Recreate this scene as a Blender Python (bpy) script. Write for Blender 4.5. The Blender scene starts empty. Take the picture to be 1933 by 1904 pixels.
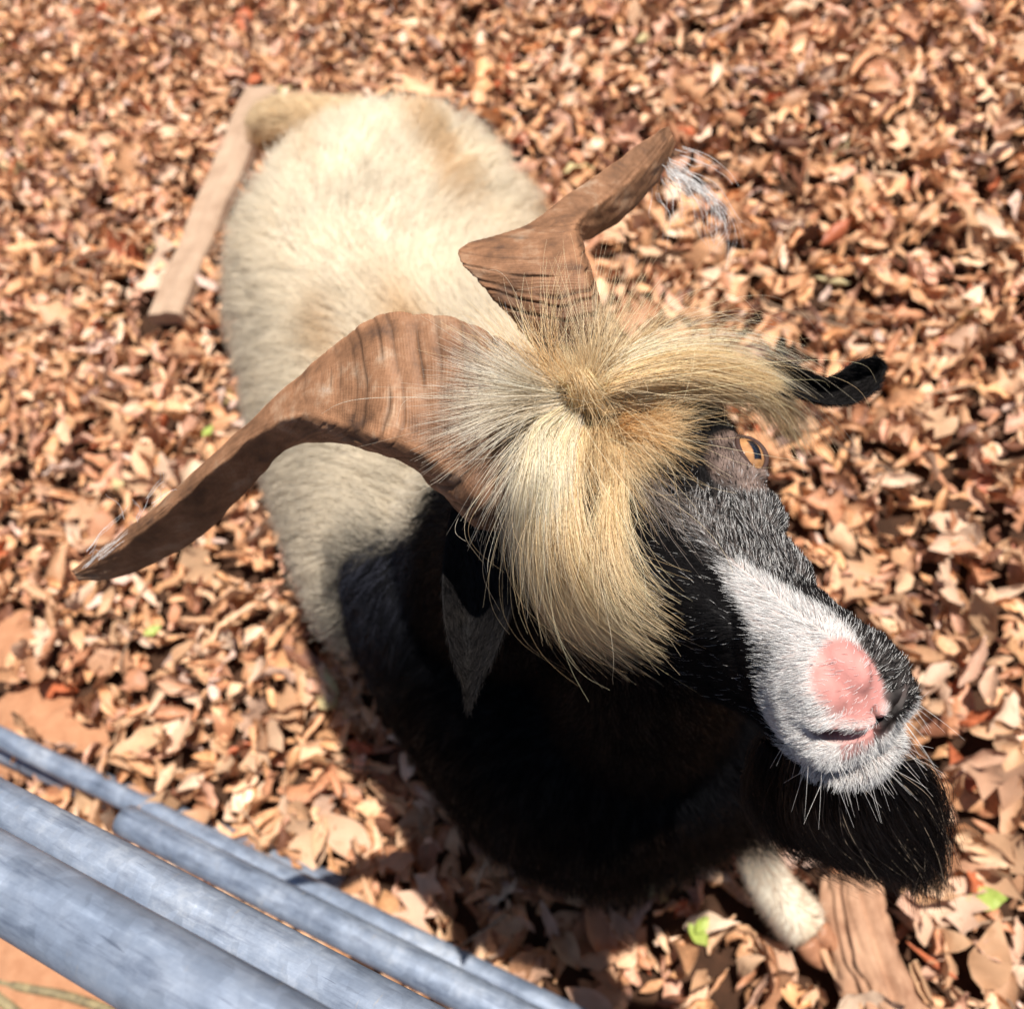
import bpy, math, numpy as np
from mathutils import Vector, Matrix
from mathutils.bvhtree import BVHTree

rng = np.random.default_rng(7)
scene = bpy.context.scene
COL = scene.collection

# ------------------------------------------------------------------ camera
FPX = 1674.0                       # focal length in pixels of a 1933 px wide picture
CAM_H = 1.4
_n = np.array([434., 998.]); _l = np.linalg.norm(_n); TH = math.atan(_l / FPX)
_ix, _iy = _n / _l
_r0 = np.array([1., 0, 0]); _u0 = np.array([0, math.cos(TH), math.sin(TH)])
CF = np.array([0, math.sin(TH), -math.cos(TH)])
CR = _iy * _r0 - _ix * _u0
CU = _ix * _r0 + _iy * _u0
CC = np.array([0, 0, CAM_H])
cam_data = bpy.data.cameras.new("camera")
cam = bpy.data.objects.new("camera", cam_data); COL.objects.link(cam)
cam.matrix_world = Matrix(((CR[0], CU[0], -CF[0], CC[0]), (CR[1], CU[1], -CF[1], CC[1]),
                           (CR[2], CU[2], -CF[2], CC[2]), (0, 0, 0, 1)))
cam_data.sensor_fit = 'HORIZONTAL'; cam_data.sensor_width = 36.0
cam_data.lens = 36.0 * FPX / 1933.0
cam_data.clip_start = 0.02; cam_data.clip_end = 300
cam_data.dof.use_dof = True
cam_data.dof.focus_distance = 0.465
cam_data.dof.aperture_fstop = cam_data.lens / 4.3
scene.camera = cam

# ------------------------------------------------------------------ world and sun
SUN = np.array([.30, .02, 1.0]); SUN /= np.linalg.norm(SUN)
world = bpy.data.worlds.new("World"); scene.world = world; world.use_nodes = True
wn = world.node_tree; bg = wn.nodes['Background']
sky = wn.nodes.new('ShaderNodeTexSky'); sky.sky_type = 'NISHITA'; sky.sun_disc = False
sky.sun_elevation = math.asin(SUN[2]); sky.sun_rotation = math.atan2(SUN[0], SUN[1])
wn.links.new(sky.outputs[0], bg.inputs[0]); bg.inputs[1].default_value = 0.055
sl = bpy.data.lights.new("sun", 'SUN'); sl.energy = 5.0; sl.angle = math.radians(0.5); sl.color = (1, .94, .85)
sun = bpy.data.objects.new("sun", sl); COL.objects.link(sun)
sun.rotation_euler = Vector(SUN).to_track_quat('Z', 'Y').to_euler()
scene.view_settings.view_transform = 'Standard'; scene.view_settings.look = 'None'
scene.view_settings.exposure = 0.55; scene.view_settings.gamma = 1
scene.view_settings.use_curve_mapping = False
scene.cycles.use_denoising = True
scene.cycles.max_bounces = 6; scene.cycles.diffuse_bounces = 3; scene.cycles.transparent_max_bounces = 4
scene.cycles_curves.shape = 'RIBBONS'; scene.cycles_curves.subdivisions = 2

# ------------------------------------------------------------------ helpers
def ray(px, py):
    return CF + (px - 966.5) / FPX * CR - (py - 952.) / FPX * CU
def W(px, py, d):                  # a point seen at (px, py), d metres deep
    return CC + d * ray(px, py)
def H(px, py, z):                  # a point seen at (px, py), z metres above ground
    r = ray(px, py); return CC + r * (z - CAM_H) / r[2]
def proj(p):
    v = p - CC; d = v @ CF
    return np.stack([966.5 + FPX * (v @ CR) / d, 952 - FPX * (v @ CU) / d, d], -1)
def unit(v):
    v = np.asarray(v, float); return v / np.maximum(np.linalg.norm(v, axis=-1, keepdims=True), 1e-9)
def sstep(a, b, x):
    t = np.clip((x - a) / (b - a), 0, 1); return t * t * (3 - 2 * t)

_nz = np.random.default_rng(3)
_NK = _nz.normal(size=(48, 3)); _NP = _nz.uniform(0, 6.28, 48)
def noise(p, scale, k=0):          # smooth pseudo noise, about -1..1
    K = _NK[(k * 8) % 40:(k * 8) % 40 + 8] * scale; ph = _NP[(k * 8) % 40:(k * 8) % 40 + 8]
    q = p + 0.35 / scale * np.sin(p[..., [1, 2, 0]] * scale * 1.7 + k)
    return np.sin(q @ K.T + ph).sum(-1) / 3.2

def catmull(P, n):
    P = np.asarray(P, float); m = len(P)
    Q = np.vstack([2 * P[0] - P[1], P, 2 * P[-1] - P[-2]])
    t = np.linspace(0, m - 1 - 1e-9, n); i = t.astype(int); u = (t - i)[:, None]
    a, b, c, d = Q[i], Q[i + 1], Q[i + 2], Q[i + 3]
    return .5 * (2 * b + (c - a) * u + (2 * a - 5 * b + 4 * c - d) * u ** 2 + (3 * b - a - 3 * c + d) * u ** 3)

def ring_closed(P, n):
    P = np.asarray(P, float); m = len(P)
    t = np.linspace(0, m, n, endpoint=False); i = t.astype(int); u = (t - i)[:, None]
    g = lambda k: P[(i + k) % m]
    a, b, c, d = g(-1), g(0), g(1), g(2)
    return .5 * (2 * b + (c - a) * u + (2 * a - 5 * b + 4 * c - d) * u ** 2 + (3 * b - a - 3 * c + d) * u ** 3)

def make_mesh(name, V, F, mat=None, parent=None, smooth=True, uv=None, cols=None):
    me = bpy.data.meshes.new(name)
    V = np.asarray(V, float)
    if isinstance(F, np.ndarray):
        k = F.shape[1]; me.vertices.add(len(V)); me.vertices.foreach_set('co', V.ravel())
        me.loops.add(F.size); me.loops.foreach_set('vertex_index', F.ravel().astype(np.int32))
        me.polygons.add(len(F)); me.polygons.foreach_set('loop_start', np.arange(0, F.size, k, dtype=np.int32))
        me.update(calc_edges=True)
    else:
        me.from_pydata(V.tolist(), [], F)
    me.polygons.foreach_set('use_smooth', np.full(len(me.polygons), smooth))
    if cols is not None:
        a = me.color_attributes.new('col', 'FLOAT_COLOR', 'POINT')
        a.data.foreach_set('color', np.c_[cols, np.ones(len(cols))].ravel())
    if uv is not None:
        l = me.uv_layers.new(name='uv'); idx = np.zeros(len(me.loops), np.int32)
        me.loops.foreach_get('vertex_index', idx); l.data.foreach_set('uv', uv[idx].ravel())
    if mat: me.materials.append(mat)
    o = bpy.data.objects.new(name, me); COL.objects.link(o)
    if parent: o.parent = parent
    return o

def grid_faces(nu, nv, closed=True):
    i = np.arange(nu - 1)[:, None]; j = np.arange(nv if closed else nv - 1)[None]
    a = i * nv + j; b = i * nv + (j + 1) % nv
    return np.stack([a, b, b + nv, a + nv], -1).reshape(-1, 4)

def loft(rings, cap=True):
    rings = np.asarray(rings); nu, nv = rings.shape[:2]
    V = rings.reshape(-1, 3); F = grid_faces(nu, nv).tolist()
    if cap:
        V = np.vstack([V, rings[0].mean(0), rings[-1].mean(0)]); s, e = nu * nv, nu * nv + 1
        for j in range(nv):
            k = (j + 1) % nv
            F.append([s, k, j]); F.append([e, (nu - 1) * nv + j, (nu - 1) * nv + k])
    return V, F

def ball(c, r, axes=None, n=20):
    th = np.linspace(0, math.pi, n)[:, None]; ph = np.linspace(0, 2 * math.pi, 2 * n, endpoint=False)[None]
    P = np.stack([np.sin(th) * np.cos(ph), np.sin(th) * np.sin(ph), np.cos(th) + 0 * ph], -1) * np.asarray(r, float)
    if axes is not None: P = P @ np.asarray(axes)
    return loft(P + np.asarray(c), cap=False)

def tube(path, rad, nv=20, flat=1.0, up=(0, 0, 1), cap=True):
    path = np.asarray(path, float); n = len(path); rad = np.broadcast_to(rad, (n,))
    T = unit(np.gradient(path, axis=0)); A = unit(np.cross(T, up)); B = np.cross(A, T)
    ph = np.linspace(0, 2 * math.pi, nv, endpoint=False)
    rings = path[:, None] + rad[:, None, None] * (np.cos(ph)[None, :, None] * A[:, None] + flat * np.sin(ph)[None, :, None] * B[:, None])
    return loft(rings, cap)

def joined(parts):
    V, F, k = [], [], 0
    for v, f in parts:
        V.append(v); F += [[i + k for i in (q if isinstance(q, list) else list(q))] for q in (f.tolist() if isinstance(f, np.ndarray) else f)]
        k += len(v)
    return np.vstack(V), F

def voxel(parts, size, smooth=6):  # one closed skin over overlapping solids
    V, F = joined(parts)
    o = make_mesh('tmp', V, F)
    m = o.modifiers.new('r', 'REMESH'); m.mode = 'VOXEL'; m.voxel_size = size
    s = o.modifiers.new('s', 'SMOOTH'); s.factor = .5; s.iterations = smooth
    dg = bpy.context.evaluated_depsgraph_get(); e = o.evaluated_get(dg)
    me = bpy.data.meshes.new_from_object(e)
    nv = len(me.vertices); V = np.zeros(nv * 3); me.vertices.foreach_get('co', V)
    me.calc_loop_triangles()
    T = np.zeros(len(me.loop_triangles) * 3, np.int32); me.loop_triangles.foreach_get('vertices', T)
    bpy.data.objects.remove(o); bpy.data.meshes.remove(me)
    return V.reshape(-1, 3), T.reshape(-1, 3)

def vnormals(V, T):
    fn = np.cross(V[T[:, 1]] - V[T[:, 0]], V[T[:, 2]] - V[T[:, 0]]); N = np.zeros_like(V)
    for k in range(3): np.add.at(N, T[:, k], fn)
    return unit(N)

def sample(V, T, N, n, density=None):
    e = np.cross(V[T[:, 1]] - V[T[:, 0]], V[T[:, 2]] - V[T[:, 0]]); w = np.linalg.norm(e, axis=1)
    if density is not None: w = w * density(V[T].mean(1), unit(e))
    t = rng.choice(len(T), n, p=w / w.sum()); r = rng.random((n, 2)); sw = r.sum(1) > 1; r[sw] = 1 - r[sw]
    b = np.c_[1 - r.sum(1), r]
    P = np.einsum('nk,nkd->nd', b, V[T[t]]); Q = unit(np.einsum('nk,nkd->nd', b, N[T[t]]))
    return P, Q

def tag(o, label=None, cat=None, group=None, kind=None):
    if label: o['label'] = label
    if cat: o['category'] = cat
    if group: o['group'] = group
    if kind: o['kind'] = kind
    return o

def empty(name, loc):
    o = bpy.data.objects.new(name, None); COL.objects.link(o); o.location = loc
    o.empty_display_size = .05; return o
def adopt(child, parent):          # keep world place
    child.parent = parent; child.matrix_parent_inverse = Matrix.Translation(parent.location).inverted()

# ------------------------------------------------------------------ materials
class NT:
    def __init__(s, name):
        s.m = bpy.data.materials.new(name); s.m.use_nodes = True; s.t = s.m.node_tree
        s.b = s.t.nodes['Principled BSDF']
    def n(s, typ, **kw):
        x = s.t.nodes.new(typ)
        for k, v in kw.items():
            if k in x.inputs: x.inputs[k].default_value = v
            else: setattr(x, k, v)
        return x
    def l(s, a, b): s.t.links.new(a, b)
    def noise(s, scale, detail=4, coord=None, rough=.6):
        x = s.n('ShaderNodeTexNoise', Scale=scale, Detail=detail, Roughness=rough)
        if coord is not None: s.l(coord, x.inputs['Vector'])
        return x
    def ramp(s, fac, stops):
        r = s.n('ShaderNodeValToRGB'); e = r.color_ramp.elements
        while len(e) < len(stops): e.new(.5)
        for q, (p, c) in zip(e, stops): q.position = p; q.color = (*c, 1)
        s.l(fac, r.inputs[0]); return r
    def mixc(s, fac, a, b, mode='MIX'):
        x = s.n('ShaderNodeMix', data_type='RGBA', blend_type=mode)
        for v, i in ((fac, 0), (a, 6), (b, 7)):
            if hasattr(v, 'links'): s.l(v, x.inputs[i])
            else: x.inputs[i].default_value = v if i == 0 else (*v, 1)
        return x.outputs[2]
    def bump(s, h, strength, dist=.002):
        b = s.n('ShaderNodeBump', Strength=strength, Distance=dist); s.l(h, b.inputs['Height']); s.l(b.outputs[0], s.b.inputs['Normal'])
    def out(s, color=None, rough=None, spec=None):
        if color is not None:
            if hasattr(color, 'links'): s.l(color, s.b.inputs['Base Color'])
            else: s.b.inputs['Base Color'].default_value = (*color, 1)
        if rough is not None: s.b.inputs['Roughness'].default_value = rough
        if spec is not None: s.b.inputs['Specular IOR Level'].default_value = spec
        return s.m

def hair_mat(name, rough=.45, spec=.5, trans=.0):
    k = NT(name); a = k.n('ShaderNodeAttribute', attribute_name='col')
    k.out(a.outputs['Color'], rough, spec)
    if trans:
        t = k.n('ShaderNodeBsdfTranslucent'); k.l(a.outputs['Color'], t.inputs[0])
        mx = k.n('ShaderNodeMixShader'); mx.inputs[0].default_value = trans
        k.l(k.b.outputs[0], mx.inputs[1]); k.l(t.outputs[0], mx.inputs[2])
        k.l(mx.outputs[0], k.t.nodes['Material Output'].inputs[0])
    return k.m
M_fur = hair_mat('pale_fur', .6, .2, .25)
M_lock = hair_mat('forelock_hair', .35, .6, .35)
M_black = hair_mat('black_fur', .6, .04)
M_beard = hair_mat('beard_hair', .4, .15)

k = NT('goat_skin'); a = k.n('ShaderNodeAttribute', attribute_name='col')
tc = k.n('ShaderNodeTexCoord'); nn = k.noise(900, 3, tc.outputs['Object']); k.bump(nn.outputs[0], .35, .0006)
k.b.inputs['Subsurface Weight'].default_value = .0
M_skin = k.out(a.outputs['Color'], .6, .12)

k = NT('horn'); tc = k.n('ShaderNodeTexCoord'); mp = k.n('ShaderNodeMapping')
uvn = k.n('ShaderNodeUVMap'); k.l(uvn.outputs[0], mp.inputs[0]); mp.inputs['Scale'].default_value = (18, 60, 1)
fib = k.noise(1.6, 5, mp.outputs[0], .7)
mp2 = k.n('ShaderNodeMapping'); k.l(uvn.outputs[0], mp2.inputs[0]); mp2.inputs['Scale'].default_value = (70, 6, 1)
rin = k.noise(1.2, 4, mp2.outputs[0], .6)
big = k.noise(34, 6, tc.outputs['Object'], .68)
c = k.ramp(big.outputs[0], [(.32, (.12, .066, .042)), (.44, (.22, .112, .060)), (.54, (.30, .155, .085)), (.64, (.38, .24, .155)), (.74, (.46, .36, .29))])
f2 = k.ramp(fib.outputs[0], [(.30, (.88, .86, .84)), (.6, (1.05, 1.04, 1.02))])
f3 = k.ramp(rin.outputs[0], [(.30, (.86, .84, .82)), (.46, (1, 1, 1)), (.75, (1.06, 1.05, 1.04))])
c2 = k.mixc(1.0, k.mixc(.7, c.outputs[0], f2.outputs[0], 'MULTIPLY'), f3.outputs[0], 'MULTIPLY')
da = k.n('ShaderNodeAttribute', attribute_name='col'); c2 = k.mixc(1.0, c2, da.outputs['Color'], 'MULTIPLY')
ad = k.n('ShaderNodeMath', operation='ADD'); k.l(fib.outputs[0], ad.inputs[0]); k.l(rin.outputs[0], ad.inputs[1])
k.bump(ad.outputs[0], .4, .0012)
M_horn = k.out(c2, .55, .25)

k = NT('galvanised_steel'); tc = k.n('ShaderNodeTexCoord'); O_ = tc.outputs['Object']
n1 = k.noise(16, 8, O_, .72); n2 = k.noise(190, 3, O_)
vo = k.n('ShaderNodeTexVoronoi', Scale=120.0); k.l(O_, vo.inputs['Vector'])
def along(sx, rotz=0):
    m0 = k.n('ShaderNodeMapping'); k.l(O_, m0.inputs[0]); m0.inputs['Rotation'].default_value = (0, 0, math.radians(43.3 + rotz))
    m_ = k.n('ShaderNodeMapping'); k.l(m0.outputs[0], m_.inputs[0]); m_.inputs['Scale'].default_value = sx; return m_.outputs[0]
stn = k.noise(3, 6, along((5, 40, 40)), .7); scr = k.noise(2.2, 3, along((9, 240, 240), 2), .6); drp = k.noise(3, 5, along((60, 14, 14)), .7)
c = k.ramp(n1.outputs[0], [(.32, (.15, .185, .25)), (.47, (.205, .245, .32)), (.56, (.25, .29, .365)), (.64, (.33, .365, .43))])
c = k.mixc(.35, c.outputs[0], k.ramp(vo.outputs['Color'], [(0, (.6, .6, .6)), (1, (1.35, 1.35, 1.35))]).outputs[0], 'MULTIPLY')
c = k.mixc(1, c, k.ramp(stn.outputs[0], [(.32, (.55, .56, .6)), (.46, (.95, .95, .95)), (.6, (1.1, 1.1, 1.1)), (.72, (1.5, 1.48, 1.44))]).outputs[0], 'MULTIPLY')
c = k.mixc(1, c, k.ramp(scr.outputs[0], [(.28, (.55, .56, .6)), (.33, (1, 1, 1))]).outputs[0], 'MULTIPLY')
rust = k.ramp(drp.outputs[0], [(.64, (0, 0, 0)), (.74, (.5, .5, .5))])
cc = k.mixc(rust.outputs[0], c, (.40, .33, .24))
k.b.inputs['Metallic'].default_value = .25; k.bump(n2.outputs[0], .12, .001)
rr_ = k.ramp(n1.outputs[0], [(.35, (.38, .38, .38)), (.65, (.62, .62, .62))]); k.l(rr_.outputs[0], k.b.inputs['Roughness'])
M_steel = k.out(cc, None, .35)

def leaf_mat(name, attr):
    k = NT(name); tc = k.n('ShaderNodeTexCoord')
    if attr: col = k.n('ShaderNodeAttribute', attribute_name='col').outputs['Color']
    else:
        oi = k.n('ShaderNodeObjectInfo')
        r = k.ramp(oi.outputs['Random'], [(0, (.52, .30, .17)), (.2, (.66, .43, .26)), (.38, (.44, .22, .12)), (.55, (.68, .46, .29)), (.7, (.58, .36, .26)), (.85, (.74, .56, .41)), (1, (.50, .22, .11))])
        col = r.outputs[0]
    n1 = k.noise(160, 4, tc.outputs['Object'])
    g = k.ramp(n1.outputs[0], [(.3, (.72, .68, .66)), (.6, (1.12, 1.1, 1.08))])
    c = k.mixc(1, col, g.outputs[0], 'MULTIPLY')
    k.bump(n1.outputs[0], .25, .002); k.out(c, .5, .4)
    t = k.n('ShaderNodeBsdfTranslucent'); k.l(c, t.inputs[0]); mx = k.n('ShaderNodeMixShader'); mx.inputs[0].default_value = .15
    k.l(k.b.outputs[0], mx.inputs[1]); k.l(t.outputs[0], mx.inputs[2]); k.l(mx.outputs[0], k.t.nodes['Material Output'].inputs[0])
    return k.m
M_leaf = leaf_mat('dry_leaf', True); M_leaf_one = leaf_mat('dry_leaf_single', False)

def plain(name, color, color2, scale=40, rough=.6, bump=.3, spec=.4, stretch=None):
    k = NT(name); tc = k.n('ShaderNodeTexCoord'); co = tc.outputs['Object']
    if stretch is not None:
        mp = k.n('ShaderNodeMapping'); k.l(co, mp.inputs[0]); mp.inputs['Scale'].default_value = stretch; co = mp.outputs[0]
    n1 = k.noise(scale, 6, co, .65)
    r = k.ramp(n1.outputs[0], [(.3, color), (.7, color2)]); k.bump(n1.outputs[0], bump, .003)
    return k.out(r.outputs[0], rough, spec)
M_soil = plain('clay_soil', (.03, .016, .010), (.07, .034, .02), 30, .9, .8, .1)
M_clay = plain('orange_clay', (.34, .16, .085), (.46, .24, .135), 40, .95, .6, .1)
M_board = plain('weathered_board', (.32, .21, .14), (.48, .34, .24), 14, .8, .4, .2, (1, 1, 1))
M_bark = plain('split_wood', (.24, .12, .07), (.50, .30, .19), 26, .8, .8, .2)
M_green = plain('fresh_green_leaf', (.22, .29, .04), (.38, .43, .11), 60, .5, .2)
M_hoof = plain('hoof_horn', (.30, .13, .07), (.45, .22, .12), 90, .5, .3)
M_wire = plain('rusty_wire', (.10, .08, .05), (.34, .27, .14), 60, .6, .4)

# ------------------------------------------------------------------ ground
def ground_h(x, y):
    p = np.stack([x, y, 0 * x], -1)
    return .012 * noise(p, 3.0, 1) + .006 * noise(p, 11., 2)
gx = np.concatenate([[-60, -20, -6], np.linspace(-2.6, 3.2, 150), [7, 20, 60]])
gy = np.concatenate([[-60, -20, -5], np.linspace(-1.4, 5.0, 160), [8, 25, 60]])
GX, GY = np.meshgrid(gx, gy, indexing='ij')
ground = make_mesh('ground', np.stack([GX, GY, ground_h(GX, GY) - .012], -1).reshape(-1, 3), grid_faces(len(gx), len(gy), False), M_soil)
tag(ground, 'bare clay soil under the fallen leaves', kind='structure')
# patches of bare orange clay at the foot of the gate
def clay_patch(c, r):
    t = np.linspace(0, 1, 12)[:, None]; ph = np.linspace(0, 2 * math.pi, 60, endpoint=False)[None]
    rr = 1 + .22 * np.sin(3 * ph + c[0] * 9) + .12 * np.sin(7 * ph + 1)
    X = c[0] + r[0] * t * rr * np.cos(ph); Y = c[1] + r[1] * t * rr * np.sin(ph)
    Z = ground_h(X, Y) + .018 * (1 - t ** 2) + .004 * noise(np.stack([X, Y, 0 * X], -1), 40, 1) * (1 - t) - .016 * t ** 6
    o = make_mesh('clay_patch', np.stack([X, Y, Z], -1).reshape(-1, 3), grid_faces(12, 60), M_clay)
    adopt(o, ground)
CLAYS = [(H(50, 1390, 0), (.16, .10)), (H(0, 1225, 0), (.11, .08)), (H(60, 1850, 0), (.16, .10)), (H(-60, 1930, 0), (.3, .2))]
for c_, r_ in CLAYS: clay_patch(c_, r_)

# ------------------------------------------------------------------ fallen leaves
TT = np.linspace(0, 1, 9)
def leaf_outline(kind, r):
    if kind == 0: w = np.sin(math.pi * TT ** .9) ** .8 * .25                       # elliptic
    elif kind == 1: w = np.sin(math.pi * TT ** 1.7) ** .8 * .25                     # spatulate
    elif kind == 2: w = np.sin(math.pi * TT) ** .7 * .17                            # narrow
    else: w = np.array([.02, .06, .25, .10, .36, .12, .30, .16, .02])               # lobed
    w = w * (1 + .25 * (r - .5)); w[0] = .012; w[-1] = max(w[-1], .01) if kind == 3 else .01
    return w
def leaf_shapes(n, length, kinds, curl, bend, twist, seed):
    """n leaves as (n, 9, 4, 3) local grids: four points across, nine along"""
    g = np.random.default_rng(seed)
    w = np.stack([leaf_outline(k, q) for k, q in zip(kinds, g.random(n))]) * length[:, None]
    v = np.array([-1, -.33, .33, 1.])
    s = (TT[None] - .5) * length[:, None]
    th = bend[:, None] * (TT[None] - .5)
    X = np.where(np.abs(bend[:, None]) > .01, np.sin(th) / bend[:, None] * length[:, None], s)
    Z = (1 - np.cos(th)) / np.where(np.abs(bend) > .01, bend, 1)[:, None] * length[:, None]
    a = v[None, None] * curl[:, None, None]                                          # cross curl
    cy = w[:, :, None] * np.sin(a) / np.maximum(np.abs(curl), .05)[:, None, None] * np.sign(curl)[:, None, None] * np.sign(curl)[:, None, None]
    cz = w[:, :, None] * (1 - np.cos(a)) / curl[:, None, None]
    tw = twist[:, None, None] * (TT[None, :, None] - .5)
    wob = length[:, None, None] * .05 * np.sin(TT[None, :, None] * 14 + v * 3 + g.uniform(0, 6, n)[:, None, None])
    yy = cy * np.cos(tw) - cz * np.sin(tw); zz = cy * np.sin(tw) + cz * np.cos(tw) + wob
    nx, nz = -np.sin(th), np.cos(th)
    P = np.stack([X[:, :, None] + zz * nx[:, :, None], yy, Z[:, :, None] + zz * nz[:, :, None]], -1)
    return P
def rot(yaw, pitch, roll):
    cy, sy, cp, sp, cr, sr = np.cos(yaw), np.sin(yaw), np.cos(pitch), np.sin(pitch), np.cos(roll), np.sin(roll)
    Rz = np.zeros((len(yaw), 3, 3)); Ry = Rz.copy(); Rx = Rz.copy()
    Rz[:, 0, 0] = cy; Rz[:, 0, 1] = -sy; Rz[:, 1, 0] = sy; Rz[:, 1, 1] = cy; Rz[:, 2, 2] = 1
    Ry[:, 0, 0] = cp; Ry[:, 0, 2] = sp; Ry[:, 2, 0] = -sp; Ry[:, 2, 2] = cp; Ry[:, 1, 1] = 1
    Rx[:, 1, 1] = cr; Rx[:, 1, 2] = -sr; Rx[:, 2, 1] = sr; Rx[:, 2, 2] = cr; Rx[:, 0, 0] = 1
    return Rz @ Ry @ Rx
NL = 24500
lx = rng.uniform(-2.2, 2.6, NL * 2); ly = rng.uniform(-.9, 4.6, NL * 2)
pj = proj(np.stack([lx, ly, 0 * lx], -1))
vis = (pj[:, 0] > -260) & (pj[:, 0] < 2200) & (pj[:, 1] > -260) & (pj[:, 1] < 2170) & (pj[:, 2] > 0)
keep = vis | (rng.random(NL * 2) < .18)
for c_, r_ in CLAYS:
    dd = ((lx - c_[0]) / r_[0]) ** 2 + ((ly - c_[1]) / r_[1]) ** 2
    keep &= ~((dd < 1.0) & (rng.random(NL * 2) < .93))
for a_, b_, wd_ in ((H(318, 612, 0), H(500, 185, 0), .055), (H(1600, 1650, 0), H(1705, 2000, 0), .050), (H(1470, 1700, .03), H(1560, 1800, .0), .045)):
    ab = (b_ - a_)[:2]; tq = np.clip(((lx - a_[0]) * ab[0] + (ly - a_[1]) * ab[1]) / (ab @ ab), 0, 1)
    keep &= ~((np.hypot(lx - a_[0] - tq * ab[0], ly - a_[1] - tq * ab[1]) < wd_) & (rng.random(NL * 2) < .82))
lx, ly = lx[keep], ly[keep]; NL = len(lx)
lk = rng.choice(4, NL, p=[.38, .32, .24, .06])
ll = rng.uniform(.036, .088, NL) * np.where(lk == 3, 1.5, 1.0) * np.where(rng.random(NL) < .10, 1.35, 1)
lc = rng.choice([-1, 1], NL) * rng.uniform(.3, 2.3, NL); lb = rng.normal(0, 1.3, NL); lb[np.abs(lb) < .05] = .2; lt = rng.normal(0, .6, NL)
lift = rng.random(NL) ** 1.3 * .050
lz = ground_h(lx, ly) + .004 + lift + .016 * noise(np.stack([lx, ly, 0 * lx], -1), 8, 3)
RR = rot(rng.uniform(0, 6.28, NL), rng.normal(0, .5, NL), rng.normal(0, .65, NL))
pal = np.array([(.54, .32, .18), (.66, .43, .26), (.72, .52, .35), (.45, .24, .14), (.58, .36, .26), (.64, .39, .21), (.78, .62, .48), (.16, .075, .045), (.46, .15, .07), (.62, .50, .44), (.54, .50, .28)])
lcol = np.array((1.13, 1.02, .96)) * pal[rng.choice(len(pal), NL, p=[.19, .19, .13, .12, .10, .11, .06, .05, .02, .025, .005])] * rng.uniform(.75, 1.15, (NL, 1))
# the leaves that show largest become objects of their own
pj = proj(np.stack([lx, ly, lz], -1))
inview = (pj[:, 0] > 0) & (pj[:, 0] < 1933) & (pj[:, 1] > 0) & (pj[:, 1] < 1904)
from_goat = ((pj[:, 0] < 1933) & ((pj[:, 0] > 1560 + (1300 - pj[:, 1]) * .3) | (pj[:, 1] > 1690) | ((pj[:, 0] < 560) & (pj[:, 1] > 900) & (pj[:, 1] < 1500)) | ((pj[:, 0] < 1000) & (pj[:, 1] > 1500))))
score = ll / pj[:, 2] * np.where(lk == 2, .7, 1) + (lift - .02) * .6; score[~(inview & from_goat)] = -1; score[lift < .012] = -1
solo = np.argsort(-score)[:288]
mask = np.ones(NL, bool); mask[solo] = False
P = leaf_shapes(NL, ll, lk, lc, lb, lt, 5)
Pw = np.einsum('nij,nabj->nabi', RR, P) + np.stack([lx, ly, lz], -1)[:, None, None]
low = Pw[..., 2].min((1, 2)) - (ground_h(lx, ly) - .014); Pw[..., 2] -= np.minimum(low, 0)[:, None, None]
gf = grid_faces(9, 4, False)
nm = mask.sum(); F = (np.arange(nm)[:, None, None] * 36 + gf[None]).reshape(-1, 4)
cv = np.repeat(lcol[mask], 36, 0).reshape(-1, 9, 4, 3); cv = cv * np.array([.9, 1.06, 1.06, .9])[None, None, :, None]
LV, LF, LC = [Pw[mask].reshape(-1, 3)], [F], [cv.reshape(-1, 3)]; off_ = len(LV[0])
for _ in range(420):               # twigs and leaf stalks among the leaves
    x0, y0 = rng.uniform(-1.8, 2.2), rng.uniform(-.5, 4.0); yw = rng.uniform(0, 6.28); L_ = rng.uniform(.04, .16) * (1 + (rng.random() < .1)); m_ = 7
    s_ = np.linspace(-.5, .5, m_); pth = np.stack([x0 + np.cos(yw) * L_ * s_ + .05 * L_ * np.sin(5 * s_), y0 + np.sin(yw) * L_ * s_, ground_h(x0, y0) + .048 + rng.normal(0, .01) + .12 * L_ * rng.normal() * s_], -1)
    r_ = L_ * .012 + .0007; T_ = unit(np.gradient(pth, axis=0)); A_ = unit(np.cross(T_, (0, 0, 1))); B_ = np.cross(A_, T_); ph = np.linspace(0, 2 * math.pi, 5, endpoint=False)
    rg = pth[:, None] + r_ * (np.cos(ph)[None, :, None] * A_[:, None] + np.sin(ph)[None, :, None] * B_[:, None])
    LV.append(rg.reshape(-1, 3)); LF.append(grid_faces(m_, 5) + off_); off_ += m_ * 5; LC.append(np.tile(np.array((.34, .22, .14)) * rng.uniform(.5, 1.5), (m_ * 5, 1)))
litter = make_mesh('leaf_litter', np.vstack(LV), np.vstack(LF), M_leaf, cols=np.clip(np.vstack(LC), 0, 1))
tag(litter, 'thick layer of dry tan and brown fallen leaves', kind='stuff')
protos = []
for q in range(24):
    kd = [0, 0, 1, 1, 0, 1, 2, 3][q % 8]
    g = leaf_shapes(1, np.array([1.0]), [kd], np.array([[.5, 1.0, 1.5, -.7][q % 4] + .05 * q]), np.array([[.9, -.7, .4, -1.3, 1.5][q % 5]]), np.array([.5 * math.sin(q * 2)]), 50 + q)[0]
    me = bpy.data.meshes.new('leaf'); me.from_pydata(g.reshape(-1, 3).tolist(), [], gf.tolist()); me.materials.append(M_leaf_one)
    me.polygons.foreach_set('use_smooth', [True] * len(me.polygons)); protos.append((kd, me))
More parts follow.
